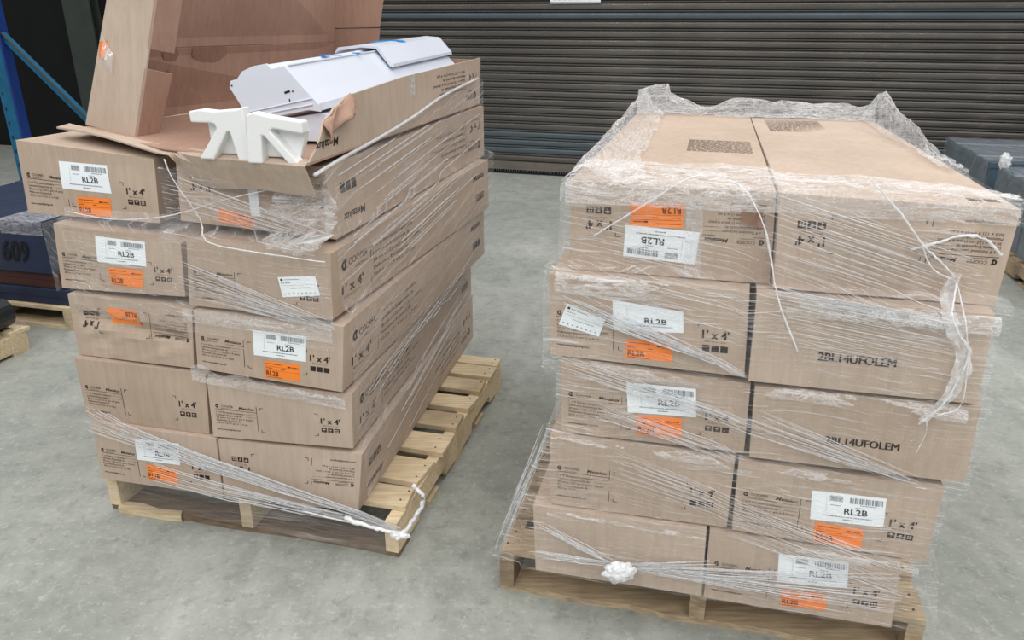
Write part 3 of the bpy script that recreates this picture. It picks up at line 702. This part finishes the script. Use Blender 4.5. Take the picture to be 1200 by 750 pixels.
f2, e2 = fixture('light_fixture', 'thin white fixture tray nested on the far end of another fixture', pr2, .80, 1.40, (.009, .016))
f = f2; tape([(.17, .98, 1.424), (.185, 1.05, 1.426), (.235, 1.06, 1.428), (.262, 1.03, 1.4245)], .010)
pr3 = [(.055, 1.186), (.06, 1.205), (.10, 1.228), (.20, 1.242), (.32, 1.262), (.385, 1.258), (.40, 1.235), (.395, 1.190)]
fixture('light_fixture', 'lowest white light fixture, under the topmost one', pr3, .24, 1.39, (.0, .0))
# foam end blocks
def foam(label, polys, web, y, loc):
    f = thing('foam_block', LF(loc), label, 'foam block', 'foam packing blocks')
    m = MB(); m.prism([LF((x, y+.030, z)) for x, z in web], LF((0, .022, 0))-LF((0, 0, 0))); m.build('web', 'foam_white', f, bevel=.003)
    for nm, pl_ in polys:
        m = MB(); m.prism([LF((x, y, z)) for x, z in pl_], LF((0, .034, 0))-LF((0, 0, 0))); m.build(nm, 'foam_white', f, bevel=.004)
def sx(p, d): return [(x+d, z) for x, z in p]
foam('white foam block on the flap edge, its open angle facing the raised lid',
     [('brace', sx([(.079, 1.290), (.110, 1.295), (.150, 1.292), (.215, 1.298), (.232, 1.304), (.235, 1.250), (.242, 1.172), (.204, 1.172), (.188, 1.243), (.180, 1.243), (.132, 1.172), (.090, 1.172), (.152, 1.250), (.148, 1.260), (.138, 1.263), (.080, 1.263)], .018))],
     sx([(.108, 1.268), (.228, 1.268), (.228, 1.182), (.112, 1.182)], .018), -.012, (.18, .02, 1.172))
foam('white foam block standing against the torn wall of the open carton',
     [('brace', sx([(.262, 1.288), (.28, 1.295), (.33, 1.286), (.410, 1.277), (.410, 1.248), (.330, 1.258), (.322, 1.252), (.392, 1.176), (.384, 1.168), (.366, 1.172), (.304, 1.240), (.297, 1.240), (.292, 1.172), (.252, 1.172)], .010))],
     sx([(.275, 1.262), (.404, 1.252), (.380, 1.184), (.285, 1.184)], .010), -.034, (.34, .0, 1.172))

# ------------------------------------------------------------------ stretch film
def sheet(name, F, fn, nu, nv, U, V, mat, par, nrm=(0, -1, 0), keep=None, amp=.004, wf=(3., 34.), seed=0., big=.0):
    m = MB(); n_ = F(nrm)-F((0, 0, 0)); idx = {}; uv = []
    for j in range(nv+1):
        for i in range(nu+1):
            u, v = i/nu, j/nv; p = F(fn(u, v))
            d = amp*(noise.noise((u*U*wf[0], v*V*wf[1], seed))+.5*noise.noise((u*U*wf[0]*3, v*V*wf[1]*2.1, seed+5)))+big*noise.noise((u*U*5, v*V*5, seed+9))
            m.v.append(p+n_*d); uv.append((u*U+seed, v*V))
    for j in range(nv):
        for i in range(nu):
            if keep is None or keep((i+.5)/nu, (j+.5)/nv):
                m.f.append([j*(nu+1)+i, j*(nu+1)+i+1, (j+1)*(nu+1)+i+1, (j+1)*(nu+1)+i]); m.mi.append(0)
    m.uv = uv
    return m.build(name, mat, par, smooth=True, fixn=False)
def bundle(name, F, a, b, par, fy, n=10, sa=.03, sb=.006, r=.0008, seed=1, sag=.01, mat='film_strand', off=.016):
    rn = random.Random(seed); m = MB(); n = int(n*1.7)
    for i in range(n):
        u = (i+rn.uniform(-.4, .4))/max(1, n-1)-.5
        p0 = (a[0]+rn.uniform(-.012, .03), a[1]+u*sa*2); p1 = (b[0]+rn.uniform(-.03, .005), b[1]+u*sb*2); pts = []
        t0, t1 = (0, 1) if rn.random() < .6 else sorted((rn.uniform(0, .45), rn.uniform(.55, 1)))
        for k in range(9):
            t_ = t0+(t1-t0)*k/8; x = p0[0]+(p1[0]-p0[0])*t_; z = p0[1]+(p1[1]-p0[1])*t_ - sag*math.sin(math.pi*t_)*rn.uniform(.7, 1.2)
            pts.append(F((x, fy(x, z)-off-.004*rn.random(), z)))
        rr = .55*r*rn.choice((.6, .8, 1., 1.5, 2.)); m.tube(pts, lambda q: rr*(.5+.9*math.sin(math.pi*min(max(q, .03), .97))), 3, cap=False)
    return m.build(name, mat, par, smooth=True)
def rope(name, F, pts, fy, par, r=.004, mat='film_rope', off=.022, seed=1):
    P3 = [F((x, fy(x, z)-off, z)) for x, z in pts]; q = path(P3, 8); m = MB(); r = r*.6 if mat == 'film_rope' else r
    q = [p+Vector((noise.noise((i*.6, seed, 0)), noise.noise((i*.6, seed, 4)), noise.noise((i*.6, seed, 8))))*r*.7 for i, p in enumerate(q)]
    m.tube(q, lambda t_: r*(.75+.6*noise.noise((t_*9, seed, 2))), 6); return m.build(name, mat, par, smooth=True)
def streamer(name, F, pts, fy, par, w=.02, mat='film_crinkled', off=.026, seed=1):
    P3 = [F((x, fy(x, z)-off, z)) for x, z in pts]; q = path(P3, 10); m = MB(); n = len(q); k = 6; uv = []
    ex = F((1, 0, 0))-F((0, 0, 0)); ey = F((0, -1, 0))-F((0, 0, 0))
    for i, p in enumerate(q):
        ww = w*(.55+.8*abs(noise.noise((i*.16, seed, 1)))+.25*math.sin(math.pi*i/(n-1)))
        for j in range(k+1):
            a = j/k-.5; m.v.append(p+ex*a*ww+ey*(.012*noise.noise((i*.25, j*.9, seed)))); uv.append((i*.012, j*.012))
    m.f = [[i*(k+1)+j, i*(k+1)+j+1, (i+1)*(k+1)+j+1, (i+1)*(k+1)+j] for i in range(n-1) for j in range(k)]; m.mi = [0]*len(m.f); m.uv = uv
    return m.build(name, mat, par, smooth=True, fixn=False)
def clump(name, F, c, r, par, seed, sq=(1, .6, 1), mat='film_knot'):
    bm = bmesh.new(); bmesh.ops.create_icosphere(bm, subdivisions=4, radius=1)
    m = MB(); bm.verts.ensure_lookup_table(); c0 = F(c)
    for v in bm.verts:
        d = v.co*(1+.35*noise.noise(v.co*2.2+Vector((seed, 0, 0)))+.22*noise.noise(v.co*6+Vector((0, seed, 0))))*r
        m.v.append(c0+Vector((d.x*sq[0], d.y*sq[1], d.z*sq[2])))
    m.f = [[v.index for v in f.verts] for f in bm.faces]; m.mi = [0]*len(m.f); bm.free()
    return m.build(name, mat, par, smooth=True)

# --- film of the fully wrapped stack
wr = thing('stretch_wrap', RF((0, .6, .146)), 'clear stretch film wrapped all round the stack with flat cardboard top', 'stretch film')
ZT = ZP+5*H
fyR = lambda x, z: front_y('R', x, z)
def xlR(z):
    e = ext_x('R', .02, z, False)-.010
    return e if z > .56 else min(e, -.455-.145*(.56-z)/.41)
def xrR(z):
    e = ext_x('R', .02, z, True)+.008
    return max(e, .47+.03*(.34-z)/.2) if z < .34 else e
def frontR(u, v):
    z = .150+(ZT-.150)*v; x0, x1 = xlR(z), xrR(z); x = x0+(x1-x0)*u
    y = fyR(x, z)-.010
    if z < .56:
        xb = ext_x('R', .02, z, False)
        if x < xb: y = min(y, .03)+.0
    return (x, y, z)
def keepR(u, v):
    z = .150+(ZT-.150)*v; x = -.46+.93*u
    if x > .385 and 1.06 < z < 1.15+.05*noise.noise((x*30, z*20, 0)): return False
    if x > .36+.10*(1.09-z)/.1 and .97 < z < 1.09: return False
    return True
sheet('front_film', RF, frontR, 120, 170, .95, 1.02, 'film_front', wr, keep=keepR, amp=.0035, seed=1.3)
def leftR(u, v):
    z = .150+(ZT-.150)*v; y = 1.40*(1-u)+.0*u
    e = ext_x('R', y, z, False)-.010
    if z < .56: e = min(e, -.455-.145*(.56-z)/.41)
    return (e, y, z)
sheet('side_film', RF, leftR, 50, 60, 1.4, 1.02, 'film_tent', wr, nrm=(-1, 0, 0), amp=.002, wf=(3, 5), seed=2.1)
def rightR(u, v):
    z = .150+(ZT-.150)*v; y = 1.40*u
    e = ext_x('R', y, z, True)+.009
    if z < .34: e = max(e, .47+.03*(.34-z)/.2)
    return (e, y, z)
sheet('side_film', RF, rightR, 50, 60, 1.4, 1.02, 'film_side', wr, nrm=(1, 0, 0), keep=lambda u, v: not (u < .10 and v > .80), amp=.002, wf=(3, 5), seed=3.1)
# rim of film over the top edges
Q = CR['R',5,0], CR['R',5,1]
cnr = [(Q[0][0,0,1][0], min(Q[0][0,0,1][1], Q[1][0,0,1][1])), (Q[1][1,0,1][0], Q[1][1,0,1][1]), (Q[1][1,1,1][0], Q[1][1,1,1][1]), (Q[0][0,1,1][0], Q[0][0,1,1][1])]
def rim(name, a, b, inn, hfun, dfun, seed, mat='film_crinkled', nu=90, nv=18, keep=None, out=.010):
    L_ = math.hypot(b[0]-a[0], b[1]-a[1])
    def fn(u, v):
        x, y = a[0]+(b[0]-a[0])*u, a[1]+(b[1]-a[1])*u; h, d = hfun(u), dfun(u)
        if v < .2: k = v/.2; o = -out; z = ZT-.035+.035*k + h*.2*k
        elif v < .5: k = (v-.2)/.3; o = -out+(out+.25*d)*k; z = ZT+.006+h*(.2+.8*math.sin(k*math.pi/2))
        else: k = (v-.5)/.5; o = .25*d+.75*d*k; z = ZT+.009+h*(1-k)**1.6
        wq = noise.noise((u*L_*6, v*4, seed+3)); nz = noise.noise((u*L_*9+wq*2, v*12+wq*2, seed))*.010+noise.noise((u*L_*22+wq*4, v*34, seed))*.004
        return (x+inn[0]*o, y+inn[1]*o, z+max(-.004, nz)*(1 if v > .15 else .2))
    return sheet(name, RF, fn, nu, nv, L_, .3, mat, wr, amp=.001, wf=(20, 60), seed=seed, keep=keep)
nz1 = lambda u, s: noise.noise((u*5, s, 0))
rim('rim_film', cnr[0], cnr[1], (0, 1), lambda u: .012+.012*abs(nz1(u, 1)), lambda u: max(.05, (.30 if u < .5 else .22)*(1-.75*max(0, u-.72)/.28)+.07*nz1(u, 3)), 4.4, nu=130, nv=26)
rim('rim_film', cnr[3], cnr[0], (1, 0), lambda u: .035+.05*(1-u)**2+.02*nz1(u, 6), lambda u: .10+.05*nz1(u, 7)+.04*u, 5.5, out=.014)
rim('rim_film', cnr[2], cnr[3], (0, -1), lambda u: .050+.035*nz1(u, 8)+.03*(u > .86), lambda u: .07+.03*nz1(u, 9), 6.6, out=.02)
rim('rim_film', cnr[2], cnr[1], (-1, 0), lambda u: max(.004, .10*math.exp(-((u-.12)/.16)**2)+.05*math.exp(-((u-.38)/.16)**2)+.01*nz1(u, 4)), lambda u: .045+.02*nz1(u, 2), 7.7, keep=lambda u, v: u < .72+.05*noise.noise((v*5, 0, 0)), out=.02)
for r_, (sx0, sx1, hh) in {4: (-.44, .46, .05), 3: (-.42, .44, .04), 2: (-.44, .44, .035), 1: (-.44, .42, .03)}.items():
    zc = ZP+r_*H-.004*r_
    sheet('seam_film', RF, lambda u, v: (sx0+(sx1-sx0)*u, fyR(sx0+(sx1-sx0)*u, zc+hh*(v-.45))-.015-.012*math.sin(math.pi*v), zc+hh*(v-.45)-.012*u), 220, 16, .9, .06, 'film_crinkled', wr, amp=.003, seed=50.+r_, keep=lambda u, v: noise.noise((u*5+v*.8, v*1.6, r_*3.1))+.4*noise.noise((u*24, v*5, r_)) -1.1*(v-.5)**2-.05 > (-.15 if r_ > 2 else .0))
# ropes, folds, streamer and knot
rope('film_rope', RF, [(-.362,1.051),(-.273,1.114),(-.173,1.185),(-.123,1.196),(-.054,1.178),(-.009,1.121),(.016,1.05),(.042,.959),(.095,.847)], fyR, wr, .0042, seed=1)
rope('film_rope', RF, [(.195,1.205),(.254,1.146),(.302,1.089),(.339,1.057),(.375,1.024)], fyR, wr, .0045, seed=2)
rope('film_rope', RF, [(.303,1.085),(.330,1.039),(.377,1.016)], fyR, wr, .0035, seed=3)
streamer('film_streamer', RF, [(.375,1.03),(.366,.985),(.376,.93),(.405,.88),(.402,.80),(.362,.718)], fyR, wr, .034, 'film_strand', seed=2)
rope('film_rope', RF, [(.377,1.016),(.366,.966),(.386,.926),(.411,.881),(.39,.778),(.353,.713)], fyR, wr, .0045, seed=4, off=.034)
rope('film_rope', RF, [(.377,1.016),(.395,.945),(.414,.863),(.419,.77),(.381,.741)], fyR, wr, .0030, seed=5, off=.032)
rope('film_rope', RF, [(.362,.739),(.374,.689),(.363,.635)], fyR, wr, .0018, seed=6); rope('film_rope', RF, [(.399,.774),(.399,.734)], fyR, wr, .0015, seed=7)
rope('torn_film_edge', RF, [(.285,1.073),(.33,1.090),(.375,1.108),(.415,1.103),(.452,1.072)], fyR, wr, .0065, seed=8, off=.014)
clump('film_knot', RF, (-.25, -.066, .219), .029, wr, 3, (1.35, .6, .95))
bundle('film_fold', RF, (-.468,.300), (-.262,.222), wr, fyR, 9, .010, .008, .0016, 1, .0)
bundle('film_fold', RF, (-.479,.212), (-.262,.216), wr, fyR, 9, .012, .008, .0016, 2, .0)
bundle('film_fold', RF, (-.24,.219), (-.02,.256), wr, fyR, 12, .008, .020, .0016, 3, .0)
bundle('film_fold', RF, (-.24,.219), (.40,.262), wr, fyR, 18, .008, .055, .0011, 4, .006)
bundle('film_fold', RF, (-.42,.905), (-.005,.778), wr, fyR, 16, .026, .006, .0012, 5, .0)
bundle('film_fold', RF, (-.415,.748), (.050,.640), wr, fyR, 14, .020, .016, .0011, 6, .0)
bundle('film_fold', RF, (-.33,.640), (.02,.560), wr, fyR, 12, .022, .012, .0009, 7, .0)
bundle('film_fold', RF, (.018,.660), (.385,.566), wr, fyR, 18, .034, .010, .0011, 8, .0)
bundle('film_fold', RF, (-.30,.500), (.10,.400), wr, fyR, 12, .050, .030, .0009, 9, .0)
bundle('film_fold', RF, (.0,1.10), (.42,.985), wr, fyR, 22, .085, .085, .0009, 10, .0)
bundle('film_fold', RF, (-.43,1.02), (.0,.955), wr, fyR, 16, .085, .09, .0008, 11, .0)
bundle('film_fold', RF, (.02,.925), (.40,.880), wr, fyR, 16, .060, .05, .0008, 12, .0)
bundle('film_fold', RF, (.0,.40), (.42,.30), wr, fyR, 16, .05, .05, .0009, 13, .0)
bundle('film_fold', RF, (.01,.975), (.41,.935), wr, fyR, 12, .010, .014, .0015, 14, .0)
bundle('film_fold', RF, (-.60,.165), (-.44,.56), wr, lambda x, z: .02, 9, .012, .012, .0014, 15, .0)

# --- film of the stack under the open carton
wl = thing('stretch_wrap', LF((.1, .6, .146)), 'loose torn stretch film hanging round the stack beneath the open carton', 'stretch film')
fyL = lambda x, z: min(front_y('L', x, z), .06 if z > ZP else .005)
def fL(x0, x1, z0, z1, shear=0., off=.010):
    def fn(u, v):
        x = x0+(x1-x0)*u; z = z0+(z1-z0)*v+shear*u
        return (x, fyL(x, max(z, .15))-off, z)
    return fn
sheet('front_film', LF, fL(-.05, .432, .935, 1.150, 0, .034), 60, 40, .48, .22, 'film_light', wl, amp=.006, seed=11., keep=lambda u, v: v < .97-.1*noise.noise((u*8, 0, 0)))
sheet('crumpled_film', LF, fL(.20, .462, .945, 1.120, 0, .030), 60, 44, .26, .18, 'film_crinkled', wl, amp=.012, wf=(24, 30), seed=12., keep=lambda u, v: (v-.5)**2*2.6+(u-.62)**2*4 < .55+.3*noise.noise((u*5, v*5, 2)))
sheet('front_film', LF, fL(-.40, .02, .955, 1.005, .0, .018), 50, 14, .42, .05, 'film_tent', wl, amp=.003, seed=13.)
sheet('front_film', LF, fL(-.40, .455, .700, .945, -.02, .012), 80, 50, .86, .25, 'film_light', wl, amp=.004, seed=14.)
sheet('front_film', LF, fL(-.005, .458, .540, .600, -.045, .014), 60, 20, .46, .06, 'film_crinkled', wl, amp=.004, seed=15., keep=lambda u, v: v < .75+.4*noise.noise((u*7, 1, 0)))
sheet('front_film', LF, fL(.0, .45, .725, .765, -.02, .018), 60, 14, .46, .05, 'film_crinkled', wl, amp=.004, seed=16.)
sheet('low_film', LF, lambda u, v: (-.425+.99*u, -.012-.02*u, .055+.10*v-.012*u), 60, 14, 1., .10, 'film_dark', wl, amp=.005, seed=17.)
def sideL(u, v):
    y = 1.40*u; ztop = 1.155+.125*u; z = .19+(ztop-.19)*v
    return (max(ext_x('L', y, min(z, 1.16), True)+.009, .438 if z > 1.14 else -9), y, z)
sheet('side_film', LF, sideL, 80, 110, 1.4, 1.0, 'film_side', wl, nrm=(1, 0, 0), amp=.003, wf=(2, 16), seed=18.)
bundle('film_fold', LF, (-.402,.366), (.600,.128), wl, fyL, 26, .040, .008, .0012, 21, .0)
bundle('film_fold', LF, (-.20,.215), (.600,.122), wl, fyL, 14, .034, .008, .0012, 22, .01)
rope('film_rope', LF, [(.30,.150),(.46,.130),(.585,.124)], fyL, wl, .006, seed=22, off=.030)
rope('film_rope', LF, [(.44,.156),(.54,.136),(.612,.130),(.655,.190),(.676,.245),(.648,.289)], lambda x, z: -.03+max(0, x-.58)*.3, wl, .0085, 'film_knot', seed=23, off=.012)
clump('film_knot', LF, (.612, -.045, .128), .016, wl, 8, (1.6, .8, .7))
rope('film_rope', LF, [(-.026,1.160),(-.007,1.106),(.056,1.003),(.122,.965),(.246,.948),(.460,.936)], fyL, wl, .0042, seed=24, off=.035)
rope('film_rope', LF, [(-.37,.998),(-.219,.985),(-.04,1.006),(.139,1.060),(.342,1.110)], fyL, wl, .0030, seed=25, off=.035)
bundle('film_fold', LF, (.0,.85), (.465,.752), wl, fyL, 22, .050, .012, .0009, 26, .0)
bundle('film_fold', LF, (-.01,1.07), (.43,.97), wl, fyL, 16, .05, .02, .0010, 27, .0, off=.036)
m = MB(); rn = random.Random(5)
for i in range(46):
    z0_ = rn.uniform(.82, 1.13) if i < 34 else rn.uniform(.2, .55); y0_ = rn.uniform(0, .5); ln = rn.uniform(.35, .9); pts = []
    for k in range(8):
        y = y0_+ln*k/7; z = z0_+(.105*ln)*k/7
        if y < 1.39: pts.append(LF((max(ext_x('L', y, min(z, 1.16), True), .43 if z > 1.14 else -9)+.013, y, z)))
    if len(pts) > 2: m.tube(pts, .0008*rn.choice((1, 1, 1.5, 2.2)), 3, cap=False)
m.build('side_fold', 'film_strand', wl, smooth=True)
m = MB(); m.tube(path([LF((.440, y, z)) for y, z in ((-.03, 1.150), (.12, 1.165), (.342, 1.182), (.612, 1.208), (.948, 1.250), (1.37, 1.280))]), .005, 6); m.build('film_rope', 'film_rope', wl, smooth=True)

# ------------------------------------------------------------------ background: steel rack, navy cartons, slate blue loads
def c_post(m, F, x, y, z0_, z1_, w=.09, d=.07):
    m.prism([F((x+a, y+b, z0_)) for a, b in ((-w/2, 0), (w/2, 0), (w/2, d), (w/2-.02, d), (w/2-.02, .012), (-w/2+.02, .012), (-w/2+.02, d), (-w/2, d))], (0, 0, z1_-z0_))
rk = thing('rack_upright', (-2.95, 5.45, 0), 'blue steel pallet rack frame with diagonal brace before the dark wall', 'rack')
RK = frame(-3.54, 5.62, math.radians(-14.4))
for x in (0, 1.06):
    m = MB(); c_post(m, RK, x-.02, 0, .01, 3.0, .10); po = m.build('post', 'rack_teal', rk)
    m = MB(); m.box(RK, x+.032, x+.05, -.004, .07, .01, 3.0); m.build('post_edge', 'rack_blue', po)
    m = MB()
    for i in range(26):
        z = .2+i*.1; m.prism([RK((x-.045+a, -.002, z+b)) for a, b in ((-.008, .012), (.008, .012), (.004, -.012), (-.004, -.012))], RK((0, .002, 0))-RK((0, 0, 0)))
    m.build('keyhole_slots', 'black_plastic', po)
    m = MB(); m.box(RK, x-.09, x+.06, -.03, .10, 0, .01); m.build('foot_plate', 'rack_blue', rk)
for (xa, za, xb, zb) in ((-.02, 1.445, 1.04, .42), (1.04, 2.5, -.02, 1.62)):
    a, b = Vector((xa, .02, za)), Vector((xb, .02, zb)); d = (b-a).normalized(); s_ = Vector((-d.z, 0, d.x))*.024; s_ = s_ if s_.z > 0 else -s_
    m = MB(); m.prism([RK(a-s_), RK(b-s_), RK(b+s_), RK(a+s_)], RK((0, .03, 0))-RK((0, 0, 0))); br = m.build('brace', 'rack_teal', rk)
    m = MB(); m.prism([RK(a+s_*.55+Vector((0, -.012, 0))), RK(b+s_*.55+Vector((0, -.012, 0))), RK(b+s_+Vector((0, -.012, 0))), RK(a+s_+Vector((0, -.012, 0)))], RK((0, .0119, 0))-RK((0, 0, 0))); m.build('brace_lip', 'jamb_steel', br)
m = MB(); m.box(RK, 0, 1.04, .02, .05, .34, .38); m.build('brace', 'rack_teal', rk)
pallet(BF, -1.02, 0, 0, 1.2, 'pale pallet carrying the navy and maroon cartons', [(.05+.16*i, .10, 0) for i in range(8)], zt=.122, str_h=.085, seed=21)
BG = 'navy cartons on the background pallet'
def simple_carton(F, x0, x1, y0, y1, z0_, z1_, mat, label, group, name='carton', lid=.045, tape_m=None):
    o = thing(name, F(((x0+x1)/2, (y0+y1)/2, z0_)), label, 'carton', group)
    m = MB(); m.box(F, x0+.004, x1-.004, y0+.004, y1-.004, z0_, z1_-.006); b = m.build('body', mat, o, bevel=.004)
    m = MB(); m.box(F, x0, x1, y0, y1, z1_-lid, z1_); m.build('lid', mat, o, bevel=.005)
    if tape_m: m = MB(); m.box(F, x0-.0005, x1+.0005, (y0+y1)/2-.025, (y0+y1)/2+.025, z1_, z1_+.001); m.build('tape', tape_m, o)
    return o
simple_carton(BF, -.98, -.005, .02, .58, .1235, .208, 'navy_carton', 'flat navy carton at the bottom of the navy stack', BG)
simple_carton(BF, -.98, -.015, .60, 1.16, .1235, .208, 'navy_carton', 'flat navy carton at the bottom of the navy stack, against the rack side', BG)
simple_carton(BF, -.98, -.02, .03, 1.15, .2085, .296, 'maroon_carton', 'dull maroon carton between the navy cartons', BG)
o = simple_carton(BF, -1.0, -.055, .0, .37, .2965, .566, 'navy_carton', 'film-covered navy carton with 609 handwritten in black', BG)
tp = Print(.4, .2); tp.text('609', .02, .02, .105, .17, .02, .2); tp.build('marker_writing', lambda s, t_, f=0.: BF((-.352+.4*s, -.0012-f, .335+.2*t_)), 'ink_black', o)
simple_carton(BF, -1.0, -.055, .38, .77, .2965, .566, 'navy_carton', 'dark navy carton in the middle of the top layer of the navy stack', BG)
simple_carton(BF, -1.0, -.055, .78, 1.17, .2965, .570, 'navy_carton', 'dark navy carton of the top layer, by the blue rack post', BG)
bw = thing('stretch_wrap', BF((-.3, .2, .30)), 'clear film over the corner of the navy carton marked 609', 'stretch film')
sheet('film_sheet', BF, lambda u, v: (-.30+.255*u, -.006 if v < .4 else -.006+.30*(v-.4), .50+.17*min(v, .4)+.0+(.005 if v >= .4 else 0)), 30, 30, .3, .35, 'film_crinkled', bw, amp=.006, wf=(20, 20), seed=31.)
sheet('film_sheet', BF, lambda u, v: (-.046, .0+.38*u, .21+.355*v), 30, 30, .4, .36, 'film_tent', bw, nrm=(1, 0, 0), amp=.005, wf=(14, 14), seed=32.)
pallet(PF, -1.0, 0, -1.2, 0, 'pale pallet carrying black plastic fittings', [(-1.15+.16*i, .10, 0) for i in range(8)], zt=.116, str_h=.080, seed=25)
for i in range(3):
    for j in range(2):
        cx, cz, r = -.086-.17*i-.05*j, .117+.078+.153*j, .078
        yb, yf = -.02, -.24
        o = thing('plastic_fitting', PF((cx, -.16, .117+.153*j)), ('lower', 'upper')[j]+' black plastic pipe fitting, '+('at the pallet edge', 'second from the pallet edge', 'third from the pallet edge')[i], 'pipe fitting', 'black pipe fittings on the pallet')
        m = MB(); n = 20; vs = []
        for (y, rr) in ((yb, r*.94), (yf, r*.94), (yf, r), (yf-.02, r), (yf-.02, r*.62), (yb, r*.62)):
            vs += [PF((cx+rr*math.cos(q*2*math.pi/n), y, cz+rr*math.sin(q*2*math.pi/n))) for q in range(n)]
        m.add(vs, [(a*n+q, a*n+(q+1) % n, ((a+1) % 6)*n+(q+1) % n, ((a+1) % 6)*n+q) for a in range(6) for q in range(n)]); m.build('tube', 'black_plastic', o)
        m = MB(); m.box(PF, cx-.03, cx+.03, yf+.06, yb-.05, cz-r-.0003, cz-r*.9); m.build('saddle', 'black_plastic', o)
SG = 'slate blue cartons behind the wrapped stack'
for n_, (ya, yb) in enumerate(((-.15, 1.06), (1.24, 2.45))):
    pallet(GF, .0, 1.1, ya, yb, ('dark pallet under the slate blue cartons near the wrapped stack', 'dark pallet under the slate blue cartons near the rolling door')[n_], [(ya+.06+.155*i, .10, 0) for i in range(8)], zt=.122, str_h=.085, mat='pallet_wood_worn', seed=31+n_)
    where = ('nearer the wrapped stack', 'nearer the rolling door')[n_]
    for lv in range(2):
        z0_ = .1235+.2185*lv+(.004 if lv else 0)
        for q in range(2):
            end = (('front end of the slate load by the wrapped stack', 'inner end of the slate load by the wrapped stack'), ('inner end of the slate load by the rolling door', 'rear end of the slate load by the rolling door'))[n_][q]
            simple_carton(GF, .03, 1.08, ya+.03+.59*q, ya+.60+.59*q, z0_, z0_+.215, 'slate_carton', f'{("lower", "upper")[lv]} slate blue carton at the {end}', SG if (n_, q) not in ((0, 1), (1, 0)) else SG, tape_m='clear_tape' if lv else None)
    w = thing('stretch_wrap', GF((.5, (ya+yb)/2, .13)), f'clear film around the slate blue cartons {where}', 'stretch film')
    sheet('side_film', GF, lambda u, v: (.018, ya+.02+1.17*u, .13+.44*v), 40, 30, 1.2, .45, 'film_tent', w, nrm=(-1, 0, 0), amp=.005, wf=(6, 14), seed=40.+n_)
    sheet('top_film', GF, lambda u, v: (.018+1.05*u, ya+.02+1.17*v, .572+.012*abs(noise.noise((u*7, v*7, n_)))), 60, 60, 1.05, 1.2, 'film_tent', w, nrm=(0, 0, 1), amp=.004, wf=(8, 14), seed=42.+n_)
    if n_ == 0:
        clump('film_tuft', GF, (.05, 1.05, .60), .035, w, 5, (1, 1, 1.6), 'film_rope')
m = MB(); m.prism([GF(q) for q in ((.62, 1.75, .594), (.98, 1.70, .594), (1.0, 2.02, .594), (.66, 2.0, .594))], (0, 0, .012))
tag(m.build('cardboard_scrap', 'cardboard_inside'), 'flat brown cardboard scrap on top of the film-covered slate blue cartons', 'cardboard')

for o in bpy.data.objects:
    if '_o' in o: del o['_o']
